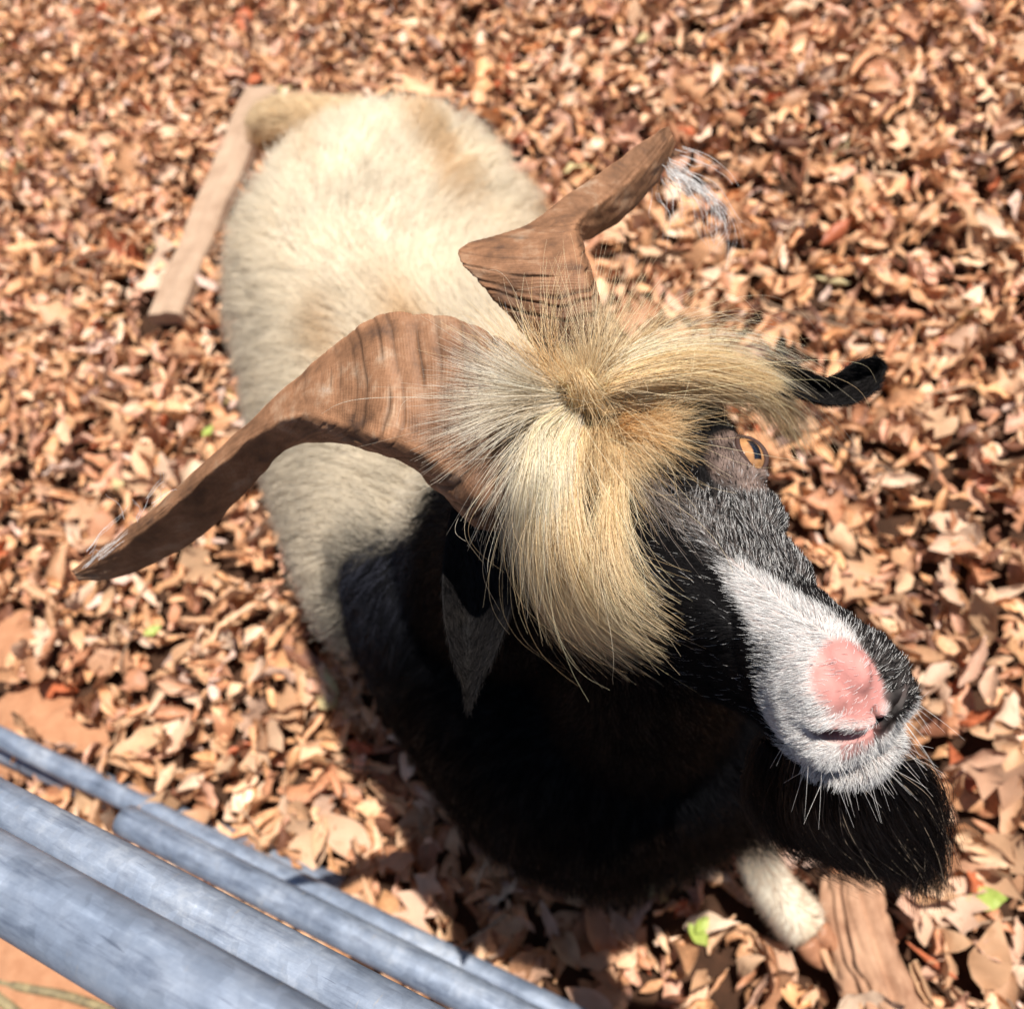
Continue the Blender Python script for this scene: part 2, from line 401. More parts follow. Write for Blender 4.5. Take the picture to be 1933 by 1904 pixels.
for i in solo:
    c_ = [m for kd, m in protos if kd == lk[i]]
    o = bpy.data.objects.new('leaf', c_[int(i) % len(c_)]); COL.objects.link(o); o.parent = ground
    M = Matrix(RR[i].tolist()).to_4x4() @ Matrix.Diagonal((ll[i], ll[i], ll[i], 1)); M.translation = (lx[i], ly[i], lz[i] + .008)
    o.matrix_world = M

# ------------------------------------------------------------------ goat: head frame
def cv3(x, y, z): return x * CR + y * CU - z * CF
HL = unit(cv3(.472, -.4404, .7638))                     # poll to nose
HT = unit(cv3(.8417, .4834, -.2415)); HT = unit(HT - (HT @ HL) * HL)   # towards the goat's left
HD = unit(np.cross(HT, HL)); HD = HD * np.sign(HD @ cv3(-.263, .757, .599))   # dorsal
HO = W(1264, 1034, .5476); HS = (.91, 1.0, .97)
def _dk(t, d): return np.where(np.asarray(d) < -.004, 1 - .20 * sstep(.06, .13, np.asarray(t, float)), 1.0)
def HP(t, d, l):
    t, d, l = np.asarray(t, float), np.asarray(d, float), np.asarray(l, float); d = np.where(d < -.004, -.004 + (d + .004) * _dk(t, d), d)
    return HO + np.multiply.outer(np.asarray(t) * HS[0], HL) + np.multiply.outer(np.asarray(d) * HS[1], HD) + np.multiply.outer(np.asarray(l) * HS[2], HT)
def hcoord(p):
    v = p - HO; t, d = v @ HL / HS[0], v @ HD / HS[1]
    return t, np.where(d < -.004, -.004 + (d + .004) / _dk(t, d), d), v @ HT / HS[2]

def head_ring(t, top, bot, wt, wm, wb, n=40):
    """section across the head: width at the top, middle, bottom"""
    pts = [(top, 0), (top * .93, wt * .6), (top * .55 + bot * .0, wt), ((top + bot) * .5, wm), (bot * .72, wb), (bot, wb * .45),
           (bot, -wb * .45), (bot * .72, -wb), ((top + bot) * .5, -wm), (top * .55, -wt), (top * .93, -wt * .6)]
    r = ring_closed([(a, b, 0) for a, b in pts], n)
    return HP(np.full(n, t), r[:, 0], r[:, 1])
st = [(-.125, .030, -.045, .030, .032, .022), (-.105, .055, -.065, .048, .050, .036), (-.07, .066, -.080, .055, .056, .040),
      (-.03, .062, -.088, .058, .058, .040), (0, .054, -.090, .054, .054, .038), (.03, .043, -.084, .040, .044, .034),
      (.055, .035, -.074, .032, .040, .029), (.08, .031, -.062, .029, .035, .026), (.105, .029, -.052, .027, .033, .025),
      (.125, .029, -.048, .026, .033, .027), (.142, .029, -.047, .028, .036, .029), (.156, .024, -.047, .027, .038, .031),
      (.167, .014, -.046, .023, .035, .030), (.175, .002, -.043, .016, .029, .026), (.179, -.012, -.036, .009, .017, .015)]
S = catmull(st, 80)
head_parts = [loft([head_ring(*q) for q in S])]
jaw = catmull([(.02, -.050, -.098, .030), (.07, -.046, -.080, .027), (.11, -.044, -.070, .025), (.14, -.048, -.070, .028), (.160, -.050, -.071, .028), (.174, -.051, -.070, .023), (.182, -.054, -.066, .010)], 30)
rings = []
for t, a, b, w in jaw:
    ph = np.linspace(0, 2 * math.pi, 24, endpoint=False)
    rings.append(HP(np.full(24, t), (a + b) / 2 + (a - b) / 2 * np.cos(ph), w * np.sin(ph)))
head_parts.append(loft(rings))
HAX = np.stack([HL, HD, HT])
EYE = {}                           # eyeball centre and optic axis, set wide and forward as a goat's are
for s in (-1, 1):
    ax = unit(s * .44 * HT + .64 * HD + .50 * HL); EYE[s] = (HP(.006, .036, .052 * s) + ax * .0050 + .002 * HT * s, ax)
ER = .0138
for s in (-1, 1):
    head_parts.append(ball(HP(.0, .033, .048 * s), (.030, .022, .022), HAX))      # orbit
    head_parts.append(ball(HP(-.010, .048, .046 * s), (.026, .009, .018), HAX))    # brow
    head_parts.append(ball(HP(.036, .014, .027 * s), (.062, .022, .014), HAX))
    head_parts.append(ball(HP(.024, .020, .041 * s), (.034, .021, .019), HAX))     # below the eye
    head_parts.append(ball(HP(.035, -.014, .030 * s), (.045, .014, .009), HAX))     # cheek crest
    head_parts.append(ball(HP(-.034, .042, .054 * s), (.034, .018, .020), HAX))    # brow running back to the ear
    head_parts.append(ball(HP(-.045, .055, .028 * s), (.034, .026, .026), HAX))    # horn base
    head_parts.append(ball(HP(.152, .003, .017 * s), (.019, .019, .015), HAX))    # nose wing
head_parts.append(ball(HP(.146, .010, 0), (.024, .021, .015), HAX))
head_parts.append(ball(HP(.160, -.032, 0), (.018, .012, .028), HAX))               # upper lip
HV, HTri = voxel(head_parts, .0014, 10)
hN = vnormals(HV, HTri)
t_, d_, l_ = hcoord(HV)
dis = np.zeros(len(HV))
def ncd(c): return -.0120 + .42 * (c - .005)
for s in (-1, 1):
    # nostril: a comma slit curling out and back from beside the septum
    ls = l_ * s
    cx = np.clip(ls, .005, .026); cd = ncd(cx)
    r2 = ((ls - cx) / .0034) ** 2 + ((d_ - cd) / (.0026 + .0030 * sstep(.014, .026, cx))) ** 2
    front = (t_ > .145)
    dis -= .0095 * np.exp(-((ls - cx) / .0035) ** 2 - ((d_ - cd + .0015) / .0036) ** 4) * front
    dis -= .0150 * np.exp(-(((ls - .0235) / .0056) ** 2 + ((d_ - ncd(.0235)) / .0042) ** 2) ** 1.5) * front
    # fold above the nostril
    r2 = ((ls - cx) / .005) ** 2 + ((d_ - cd - .0070) / .0038) ** 2
    dis += .0040 * np.exp(-r2) * front
    # eye socket rim
    ec, ea = EYE[s]; q_ = HV - ec; rad_ = np.hypot((q_ @ unit(np.cross(ea, HL))) * 1.35, q_ @ unit(np.cross(ea, np.cross(ea, HL)))); on = (q_ @ ea > -.004)
    re = rad_ / .0135; dis += .0016 * np.exp(-((re - 1.15) / .25) ** 2) * on - .009 * np.exp(-(re / .80) ** 4) * on
    # tear pit
    dis -= .003 * np.exp(-(((t_ - .030) / .008) ** 2 + ((d_ - .020) / .005) ** 2)) * (ls > .02)
# septum groove and mouth line
dis -= .0020 * np.exp(-(l_ / .0016) ** 2) * (t_ > .150) * (d_ < .0) * (d_ > -.040)
ml = -.040 + .012 * sstep(.16, .05, t_) * 0
dis -= .0060 * np.exp(-((d_ + .0475) / .0022) ** 2) * sstep(.055, .09, t_)
dis += .00025 * noise(HV, 260, 1) * (t_ > .145)
dis += .0007 * noise(HV, 700, 2) * (np.exp(-(((l_ - .0085) / .007) ** 2 + ((d_ + .012) / .014) ** 2)) * (t_ > .148))
dis += .0006 * noise(HV, 160, 2) + .001 * noise(HV, 60, 1)
HV = HV + hN * dis[:, None]; hN = vnormals(HV, HTri)

WHITE = np.array((.72, .70, .68)); BLACK = np.array((.007, .0065, .007)); PINK = np.array((.47, .225, .205)); GREY = np.array((.16, .155, .16))
def face_white(p):                 # 0..1 how white the face coat is, with a painted lit grey
    t, d, l = hcoord(p); q = noise(p, 55, 3) * .5
    dlow = np.interp(t, [.05, .075, .10, .125, .14, .155], [.034, .026, .012, -.008, -.030, -.060])
    rgt = np.interp(t, [.05, .08, .12, .15, .17], [.002, .006, .010, .013, .010])
    w = sstep(.048, .088, t + .008 * q) * sstep(-.004, .004, d - dlow + .004 * q) * sstep(.004, -.003, l - rgt + .003 * q)
    lip = sstep(.146, .156, t + .003 * q) * sstep(-.018, -.026, d + .003 * q) * sstep(.034, .028, l)
    w = w * sstep(-.004, .004, l - np.interp(t, [.05, .09, .12, .14, .15], [-.006, -.015, -.025, -.040, -.08]) + .004 * q)
    w = np.maximum(w, lip); w = w * sstep(-.0455, -.043, d) * (1 - .5 * sstep(.135, .125, t) * sstep(.0, -.02, d))
    chin = sstep(.125, .140, t) * sstep(-.048, -.051, d) * sstep(-.074, -.070, d)
    w = np.maximum(w, .85 * chin)
    grey = .22 * sstep(.010, .04, t) * sstep(.010, .024, d) * sstep(.13, .09, t) * sstep(-.014, -.002, l)  # sunlit grey from the eye down, put into the coat colour
    w = np.maximum(w, grey); w = np.maximum(w, .10 * (t > .06) * (l > 0))
    cheek = (l > .05) * (t > .0) * (t < .05) * (d < .018) * (d > -.02); w = np.maximum(w, cheek)
    spot = np.exp(-(((t - .125) / .010) ** 2 + ((l + .028) / .008) ** 2)); w = w * (1 - .6 * spot)
    return np.clip(w, 0, 1)
def pinkness(p):
    t, d, l = hcoord(p)
    r = ((t - .165) / .0165) ** 2 + ((l + .005) / .0195) ** 2
    a = sstep(1.35, .55, r) * sstep(-.030, -.022, d) * sstep(.013, .009, l)
    b = .75 * sstep(.150, .158, t) * (np.abs(l + .012) < .011) * sstep(-.034, -.026, d) * sstep(-.010, -.014, d)
    al = np.abs(l + .001); k_ = d - ncd(np.clip(al, .005, .026)); c_ = .95 * (t > .145) * (al < .025) * (l < .004) * sstep(.0005, .002, k_) * sstep(.0105, .007, k_)
    return np.maximum(np.maximum(a, b), c_)
w = face_white(HV)[:, None]; pk = pinkness(HV)[:, None]
hc = BLACK * (1 - w) + WHITE * np.array((.72, .63, .61)) * w
hc = hc * (1 - pk) + PINK * pk * (1 + .16 * noise(HV, 130, 3) + .12 * noise(HV, 420, 1))[:, None] * np.array((1, .92, .9))
t_, d_, l_ = hcoord(HV)
eyeskin = np.zeros(len(HV))
for s in (-1, 1):
    re = np.linalg.norm(HV - EYE[s][0] - EYE[s][1] * .008 + HT * s * .004, axis=1) / .0235
    eyeskin = np.maximum(eyeskin, sstep(1.1, .75, re + .15 * noise(HV, 120, 3)))
es = eyeskin[:, None] * .9
hc = hc * (1 - es) + np.array((.15, .105, .088)) * es * (1 + .35 * noise(HV, 300, 2))[:, None]
for s in (-1, 1):                  # shade inside the nostrils painted dark, pink eyelid corner
    ls = l_ * s; cx = np.clip(ls, .005, .026); cd = ncd(cx) - .0008
    r2 = ((ls - cx) / .0036) ** 2 + ((d_ - cd) / (.0028 + .0026 * sstep(.014, .026, cx))) ** 2
    q = (np.exp(-r2 ** 2) * (t_ > .145))[:, None]; hc = hc * (1 - .85 * q) + np.array((.07, .014, .014)) * .85 * q
    q = (np.exp(-(((ls - .0235) / .0052) ** 2 + ((d_ - ncd(.0235)) / .0046) ** 2) ** 2) * (t_ > .14))[:, None]; hc = hc * (1 - q) + np.array((.006, .004, .004)) * q
    q = (np.exp(-(((t_ - .030) / .009) ** 2 + ((d_ - .022) / .006) ** 2)) * (ls > .02))[:, None]
    hc = hc * (1 - q) + np.array((.45, .16, .13)) * q
q = (np.exp(-(l_ / .0016) ** 2) * (t_ > .15) * (d_ < .0) * (d_ > -.036))[:, None] * .8
q = np.maximum(q, (sstep(.150, .155, t_) * np.exp(-(((l_ - .0095 - .25 * (d_ + .012)) / .0072) ** 2 + ((d_ + .013) / .018) ** 2 + .25 * noise(HV, 400, 1)) ** 3))[:, None])
q = np.clip(q, 0, 1); hc = hc * (1 - q) + np.array((.006, .004, .004)) * q
q = (np.exp(-((d_ + .0475) / .0018) ** 2) * (t_ > .06))[:, None]; hc = hc * (1 - q) + BLACK * q
q = (sstep(.055, .042, np.hypot(t_ + .050, l_)) * (d_ > .03))[:, None]; hc = hc * (1 - q) + np.array((.50, .36, .22)) * q
hc = np.clip(hc, 0, 1)

# ------------------------------------------------------------------ goat: trunk, neck and legs
def limb(path, radii, n=40, nv=24):
    p = catmull(np.c_[np.asarray(path, float), radii], n); return tube(p[:, :3], p[:, 3], nv, up=(.3, .1, 1) if abs(path[0][2] - path[-1][2]) < .1 else (1, .2, .1))
def trunk():
    st = [(.015, .165, .42, .10, .12), (.005, .25, .43, .175, .18), (-.02, .42, .44, .205, .195), (-.035, .60, .445, .215, .195), (-.04, .85, .45, .225, .19), (-.035, 1.10, .46, .225, .18), (-.02, 1.26, .47, .195, .155), (-.01, 1.36, .47, .12, .10)]
    q = catmull(st, 60); ph = np.linspace(0, 2 * math.pi, 40, endpoint=False)
    rings = [np.stack([x + rx * np.cos(ph), 0 * ph + y, z + rz * np.sin(ph)], -1) for x, y, z, rx, rz in q]
    return loft(rings)
pk_ = HP(-.07, -.02, 0); th_ = HP(-.02, -.05, 0)
body_parts = [trunk()] + [ball((sx_ * .10 - .02, 1.16, .535), (.07, .10, .065)) for sx_ in (-1, 1)] + [ball((sx_ * .115 - .025, .50, .55), (.07, .10, .085)) for sx_ in (-1, 1)] + [ball((-.02, .85, .585), (.05, .42, .062)), limb([(-.02, .48, .50), (.0, .43, .64), (.5 * pk_[0], .5 * (pk_[1] + .40), .77), pk_], [.155, .125, .095, .068]),
              limb([(.03, .30, .45), (.04, .28, .60), th_], [.12, .09, .06])]
feet = {}
for s, fx, fy, hind in ((1, .105, .235, 0), (-1, -.10, .36, 0), (1, .12, 1.16, 1), (-1, -.11, 1.10, 1)):
    if not hind:
        if s == 1: path = [(.09, .33, .40), (.10, .30, .26), (.115, .21, .17), H(1445, 1655, .11), H(1520, 1750, .065)]
        else: path = [(-.09, .38, .40), (-.10, .37, .26), (fx, fy, .15), (fx, fy, .09), (fx, fy - .02, .05)]
        rad = [.075, .040, .026, .030, .036]
    else:
        path = [(s * .10, 1.14, .44), (s * .12, 1.12, .32), (s * .12, 1.22, .25), (fx, fy + .05, .09), (fx, fy + .01, .05)]; rad = [.11, .055, .028, .022, .027]
    body_parts.append(limb(path, rad)); feet[(s, hind)] = (np.array(path[-2]), np.array(path[-1]))
BV, BT = voxel(body_parts, .006, 14)
bN = vnormals(BV, BT)

def coat(p):                       # colour of the long coat; 0 black .. 1 cream, before noise
    x, y, z = p[:, 0], p[:, 1], p[:, 2]
    b = .54 - .06 * sstep(.60, .72, z) + .025 * noise(p, 14, 2)
    m = sstep(b - .02, b + .03, y)
    return np.maximum(m, sstep(.17, .12, z) * (y < .5))
def coat_color(p, n):
    m = coat(p)[:, None]
    v = .5 + .5 * noise(p, 9, 1)[:, None]; v2 = .5 + .5 * noise(p, 30, 3)[:, None]
    v = sstep(.35, .95, v); v = .95 * sstep(.2, .8, v) * sstep(-.5, .7, noise(p * [1.6, .22, 1], 16, 4)[:, None]); cream = np.array((.70, .49, .28)) * v + np.array((.88, .78, .62)) * (1 - v)
    side = sstep(-.14, -.22, p[:, 0])[:, None]
    cream = cream * (1 - .5 * side) + np.array((.70, .62, .50)) * .5 * side
    cream = cream * (.86 + .2 * v2)
    blk = np.array((.0018, .0018, .0024)) * (.6 + 1.2 * v2)
    return np.clip(cream * m + blk * (1 - m), 0, 1)
bc = coat_color(BV, bN) * .75
k0 = len(BV)
goat = empty('goat', (0, .7, 0))
tag(goat, 'cream and black billy goat with curved brown horns, blond forelock and pink nose', 'goat')
body = make_mesh('body', np.vstack([BV, HV]), np.vstack([BT, HTri + k0]), M_skin, cols=np.vstack([np.clip(bc, 0, 1), hc]))
adopt(body, goat)

# hooves
for key, (a, b) in feet.items():
    dirn = unit(b - a) if key == (1, 0) else np.array([0, -.55, -.83])
    for s in (-1, 1):
        c0 = b + dirn * .012; side = unit(np.cross(dirn, (0, 0, 1))) * s * .012
        e = c0 + dirn * .045; e[2] = max(e[2], .012)
        pth = catmull([c0 + side * .8, .5 * (c0 + e) + side * 1.1, e + side * .6], 12)
        V, F = tube(pth, np.linspace(.017, .009, 12), 14, up=(1, .1, .2))
        adopt(make_mesh('hoof', V, F, M_hoof), goat)

# eyes: amber iris, slot pupil, all turned geometry
k = NT('eye_surface'); a = k.n('ShaderNodeAttribute', attribute_name='col'); M_eye = k.out(a.outputs[0], .06, .6)
k.b.inputs['Coat Weight'].default_value = .25; k.b.inputs['Coat Roughness'].default_value = .02
for s in (-1, 1):
    c0, ax = EYE[s]
    V, F = ball(c0, ER, np.stack([HL, HD, HT]), 60)
    e1 = unit(np.cross(HL, ax)); e0 = np.cross(ax, e1) 
    v = (V - c0) / ER; u0, u1, u2 = v @ e0, v @ e1, v @ ax
    iris = sstep(.82, .78, np.hypot(u0, u1)) * (u2 > 0); pup = (sstep(.50, .46, np.abs(u0)) * sstep(.25, .21, np.abs(u1)) * (u2 > 0))
    col = np.array((.07, .03, .02)) * np.ones((len(V), 1)); ir = np.array((.40, .20, .085)) * (1 + .25 * noise(V, 700, 1))[:, None]
    col = col * (1 - iris[:, None]) + ir * iris[:, None]; col = col * (1 - pup[:, None]) + np.array((.004, .006, .014)) * pup[:, None]
    adopt(make_mesh('eye', V, F, M_eye, cols=np.clip(col, 0, 1)), goat)
    th = np.linspace(0, 2 * math.pi, 49); r = ER + .0010      # eyelids: an almond rim round the iris
    uu = .88 * np.cos(th); vv = .72 * np.sin(th) * np.abs(np.sin(th)) ** .35
    loop = c0 + r * unit(e0 * uu[:, None] + e1 * vv[:, None] + ax * np.sqrt(np.maximum(.05, 1 - uu ** 2 - vv ** 2))[:, None])
    V, F = tube(loop,   .0011 + .0006 * np.sin(th) ** 2, 12, up=ax, cap=False)
    adopt(make_mesh('eyelid', V, F, M_skin, cols=np.tile((.06, .035, .03), (len(V), 1))), goat)

# ------------------------------------------------------------------ horns
def horn(rails, n, nv, knot, name):
    R_ = [catmull([W(*p) for p in r], n) for r in rails]
    uv = []; rings = []
    for i in range(n):
        ring = ring_closed([r[i] for r in R_], nv)
        lin = np.concatenate([np.linspace(R_[j][i], R_[(j + 1) % len(R_)][i], nv // len(R_), endpoint=False) for j in range(len(R_))])
        rings.append(.55 * ring + .45 * lin)
    rings = np.array(rings)
    for _ in range(2): rings = .5 * rings + .25 * (np.roll(rings, 1, 1) + np.roll(rings, -1, 1))
    c_ = rings.mean(1, keepdims=True)
    u = np.linspace(0, 1, n)[:, None] + 0 * np.linspace(0, 1, nv)[None]
    a = np.linspace(0, 2 * math.pi, nv, endpoint=False)[None]
    seg = np.linalg.norm(np.diff(c_[:, 0], axis=0), axis=1); s = np.r_[0, np.cumsum(seg)][:, None]
    q3 = np.stack([s * 22 + 0 * a, 1.6 * np.cos(a) + 0 * s, 1.6 * np.sin(a) + 0 * s], -1)
    w = s + .014 * np.cos(a - math.pi / 4) + .0035 * noise(q3, 1.0, 1) + .0012 * noise(q3 * 3, 1.0, 2)   # growth rings bow across the face
    fade = sstep(.72, .10, u); lim = sstep(.95, .3, u)
    g = np.random.default_rng(40 + knot); g2 = 0 * w; pos = .015
    while pos < .30:                                           # uneven deep rings, closer towards the base
        wd = g.uniform(.0007, .0016); dp = g.uniform(.35, 1.0)
        g2 = np.maximum(g2, dp * np.exp(-np.abs((w - pos) / wd) ** 1.6) * sstep(-.9, .1, noise(q3 * [.5, 2.2, 2.2] + pos * 60, 1.0, 3)))
        pos += g.uniform(.004, .013) * (1 + 3.5 * pos)
    fine = .5 + .5 * np.sin(w * 2900 + 3 * noise(q3 * [1, 3, 3], 1.0, 4))
    n7 = noise(np.stack([s * 45 + 0 * a, 6 * np.cos(a) + 0 * s, 6 * np.sin(a) + 0 * s], -1), 1.0, 3)
    chip = sstep(.62, .95, n7)
    swell = noise(np.stack([w * 160, .6 * np.cos(a) + 0 * s, .6 * np.sin(a) + 0 * s], -1), 1.0, 2)
    h = -.0022 * fade * g2 - .00025 * lim * fine - .0013 * fade * chip + .0011 * fade * swell + .0005 * noise(q3 * 4, 1.0, 0)
    V, F = loft(rings); T_ = np.array([t for f in F for t in ([f[:3], [f[0], f[2], f[3]]] if len(f) == 4 else [f])])
    N_ = vnormals(V, T_); N_ = N_ * np.sign(((rings - c_).reshape(-1, 3) * N_[:n * nv]).sum())
    V[:n * nv] += N_[:n * nv] * h.reshape(-1, 1); aw = lambda c: np.abs((a - c + math.pi) % (2 * math.pi) - math.pi)
    wear = .55 * np.exp(-(aw(0) / .16) ** 2) + .35 * np.exp(-(aw(math.pi / 2) / .14) ** 2) + 0 * s
    tone = (1 - .3 * sstep(.45, .95, u)) * (1 - .82 * np.clip(.25 * fade + .75 * fade ** .5, 0, 1) * np.clip(g2 * 1.15, 0, 1)) * (1 - .16 * lim * fine) * (1 - .35 * fade * chip) * (1 + wear * (.6 + .4 * n7)) * (1 + .12 * swell)  # shade of the ring grooves put into the colour, edges paled by wear
    base_ = sstep(.36, .08, u)[..., None]; tint = np.array((1, .98, .95)) * (1 - .75 * base_) + np.array((.30, .30, .31)) * .75 * base_
    groove_shade_tone = np.vstack([(tone[..., None] * tint).reshape(-1, 3), np.ones((2, 3))])
    uvv = np.stack([np.broadcast_to(s, (n, nv)) * 3, np.broadcast_to(np.abs(a - math.pi) / math.pi, (n, nv))], -1).reshape(-1, 2)
    uvv = np.vstack([uvv, [[0, 0], [1, 0]]])
    o = make_mesh(name, V, F, M_horn, uv=uvv, cols=groove_shade_tone); adopt(o, goat); return V, F
dA = [.545, .50, .50, .505, .51, .53, .55, .575, .60, .62, .63]
hA = [(1075, 735), (985, 660), (885, 606), (795, 586), (720, 588), (640, 640), (560, 712), (440, 822), (300, 948), (190, 1035), (137, 1076)]
hB = [(1050, 905), (940, 950), (860, 895), (790, 850), (715, 822), (640, 800), (556, 786), (462, 838), (318, 966), (205, 1050), (140, 1082)]
hC = [(1030, 950), (915, 1000), (840, 935), (772, 880), (692, 848), (612, 836), (542, 850), (478, 915), (370, 1020), (240, 1085), (150, 1096)]
rl = [[(*p, d) for p, d in zip(hA, dA)], [(*p, d - o_) for p, d, o_ in zip(hB, dA, [.02, .03, .03, .03, .028, .025, .022, .018, .014, .008, .002])],
      [(*p, d + o_) for p, d, o_ in zip(hC, dA, [.01, .01, .01, .01, .012, .016, .022, .030, .030, .016, .003])], [((a[0] + c[0]) / 2, (a[1] + c[1]) / 2, d + o_) for a, c, d, o_ in zip(hA, hC, dA, [.03, .03, .035, .04, .04, .040, .042, .042, .036, .018, .005])]]
HLv = horn(rl, 640, 96, 1, 'horn')
dR = [.505, .51, .515, .525, .545, .555, .57, .60, .63, .645]
gA = [(1050, 720), (985, 632), (925, 553), (868, 494), (880, 458), (990, 424), (1062, 372), (1160, 306), (1238, 250), (1262, 238)]
gB = [(1165, 740), (1142, 640), (1118, 560), (1098, 500), (1086, 452), (1086, 425), (1108, 400), (1176, 352), (1244, 290), (1268, 256)]
gC = [(1168, 742), (1146, 642), (1122, 562), (1102, 503), (1096, 470), (1104, 456), (1136, 442), (1196, 396), (1250, 330), (1275, 272)]
off = [.016, .02, .022, .024, .024, .022, .02, .014, .008, .002]
rl = [[(*p, d) for p, d in zip(gA, dR)], [(*p, d - o_) for p, d, o_ in zip(gB, dR, off)],
      [(*p, d + o_ * .9) for p, d, o_ in zip(gC, dR, off)], [((a[0] + c[0]) / 2, (a[1] + c[1]) / 2, d + o_) for a, c, d, o_ in zip(gA, gC, dR, [.035, .04, .042, .04, .04, .036, .032, .024, .012, .004])]]
HRv = horn(rl, 640, 96, 2, 'horn')

# ------------------------------------------------------------------ ears
def ear(edge1, mid, edge2, back, n=60, nv=32):
    R_ = [catmull([W(*p) for p in r], n) for r in (edge1, mid, edge2, back)]
    rings = np.array([ring_closed([r[i] for r in R_], nv) for i in range(n)])
    V, F = loft(rings); c_ = np.tile(BLACK * 1.2, (len(V), 1)); q = sstep(.3, 1, noise(V, 90, 2))[:, None] * .3; c_ = c_ * (1 - q) + np.array((.04, .03, .02)) * q
    o = make_mesh('ear', V, F, M_skin, cols=c_); adopt(o, goat)
    T = np.array([t for f in F for t in ([f[:3], [f[0], f[2], f[3]]] if len(f) == 4 else [f])])
    return V, T
ear_l = ear([(1390, 690, .55), (1480, 684, .55), (1560, 712, .555), (1615, 683, .56), (1652, 674, .562), (1668, 684, .563)],
            [(1390, 715, .56), (1480, 712, .562), (1560, 738, .57), (1615, 722, .574), (1652, 706, .572), (1669, 690, .565)],
            [(1390, 748, .545), (1480, 745, .545), (1560, 762, .548), (1612, 760, .55), (1656, 732, .555), (1670, 697, .563)],
            [(1390, 720, .57), (1480, 716, .574), (1560, 742, .58), (1615, 722, .584), (1652, 706, .58), (1669, 691, .567)])
ear_r = ear([(850, 960, .56), (836, 1060, .555), (836, 1150, .55), (850, 1225, .548), (872, 1290, .55), (880, 1338, .553)],
            [(895, 960, .555), (895, 1070, .562), (890, 1155, .562), (885, 1230, .56), (884, 1290, .556), (882, 1340, .553)],
            [(950, 960, .555), (972, 1075, .548), (964, 1150, .542), (935, 1235, .54), (905, 1295, .546), (886, 1342, .552)],
            [(895, 960, .57), (900, 1070, .575), (896, 1155, .573), (888, 1230, .57), (886, 1290, .562), (882, 1340, .555)])

# ------------------------------------------------------------------ hair
def hair(name, P, rad, cols, mat, parent=goat, label=None, stuff=False):
    n, m = P.shape[:2]
    hcv = bpy.data.hair_curves.new(name); hcv.add_curves([m] * n)
    hcv.attributes['position'].data.foreach_set('vector', P.astype(np.float32).ravel())
    ra = hcv.attributes.get('radius') or hcv.attributes.new('radius', 'FLOAT', 'POINT')
    r = np.broadcast_to(rad, (n, m)) if np.ndim(rad) else np.full((n, m), rad); r = r * np.linspace(1, .25, m)[None] ** .8
    ra.data.foreach_set('value', r.astype(np.float32).ravel())
    ca = hcv.attributes.new('col', 'FLOAT_COLOR', 'CURVE')
    ca.data.foreach_set('color', np.c_[np.clip(cols, 0, 1), np.ones(n)].astype(np.float32).ravel())
    hcv.materials.append(mat); o = bpy.data.objects.new(name, hcv); COL.objects.link(o); adopt(o, parent)
    if label: o['label'] = label
    return o

def grow(P, N, comb, length, stand=.5, grav=.3, curl=.15, m=6, clump=None, jitter=.25):
    """strands leaving the skin along the normal and bending over along comb"""
    n = len(P); comb = unit(comb - (comb * N).sum(1, keepdims=True) * N); comb = unit(comb + jitter * rng.normal(size=(n, 3)))
    out = [P]; p = P; L = np.broadcast_to(length, (n,))[:, None]
    ph = rng.uniform(0, 6.28, (n, 1)); side = unit(np.cross(comb, N)); g = np.array([0, 0, -1.])
    for k in range(1, m):
        s = k / (m - 1); d = unit(N * stand * (1 - .75 * s) + comb * (.4 + s) + g * grav * s + side * curl * np.sin(ph + 4 * s))
        p = p + d * L / (m - 1); out.append(p)
    Q = np.stack(out, 1)
    if clump:
        c = P[rng.integers(0, n, clump[0])]; ci = np.zeros(n, int)
        for a in range(0, n, 4000):
            dd = ((P[a:a + 4000, None] - c[None]) ** 2).sum(-1); ci[a:a + 4000] = dd.argmin(1)
        cm = np.zeros((clump[0], m, 3)); cnt = np.zeros(clump[0]); np.add.at(cm, ci, Q); np.add.at(cnt, ci, 1)
        cm /= np.maximum(cnt, 1)[:, None, None]
        wgt = (np.linspace(0, 1, m) ** 1.2 * clump[1])[None, :, None]; Q = Q * (1 - wgt) + cm[ci] * wgt
    return Q
toward = lambda c, n: ((unit(CC - c) * n).sum(1) > -.35).astype(float) + .08

# cream coat
def dens(c, n): return coat(c) * toward(c, n) * (1 + 2 * (c[:, 1] < .9)) * (c[:, 2] > .22)
P, N = sample(BV, BT, bN, 90000, dens)
x, y, z = P.T
comb = np.stack([.25 * x / .2, np.full_like(x, .75), -.25 - 1.3 * sstep(.10, .18, np.abs(x))], -1)
comb += .5 * np.stack([noise(P, 7, 1), 0 * x, noise(P, 7, 2)], -1)
ln = (.042 + .058 * sstep(.08, .2, np.abs(x + .03))) * rng.uniform(.6, 1.2, len(P))
sd_ = sstep(.07, .19, np.abs(x + .035))
keep_ = rng.random(len(P)) < .5 + .5 * sd_
Qa = grow(P[sd_ < .5], N[sd_ < .5], comb[sd_ < .5], ln[sd_ < .5] * 1.3, stand=.32, grav=.0, m=6, clump=(1500, .55), jitter=.35)
Qb = grow(P[sd_ >= .5], N[sd_ >= .5], comb[sd_ >= .5], ln[sd_ >= .5], stand=.72, grav=.3, m=6, clump=(620, .88), jitter=.5)
Q = np.concatenate([Qa, Qb]); od = np.r_[np.where(sd_ < .5)[0], np.where(sd_ >= .5)[0]]; P, N = P[od], N[od]
cc_ = coat_color(P, N) * rng.uniform(.8, 1.12, (len(P), 1)) + .0
hair('body_hair', Q, .00026, cc_, M_fur, label='long shaggy cream hair over the back and flanks')
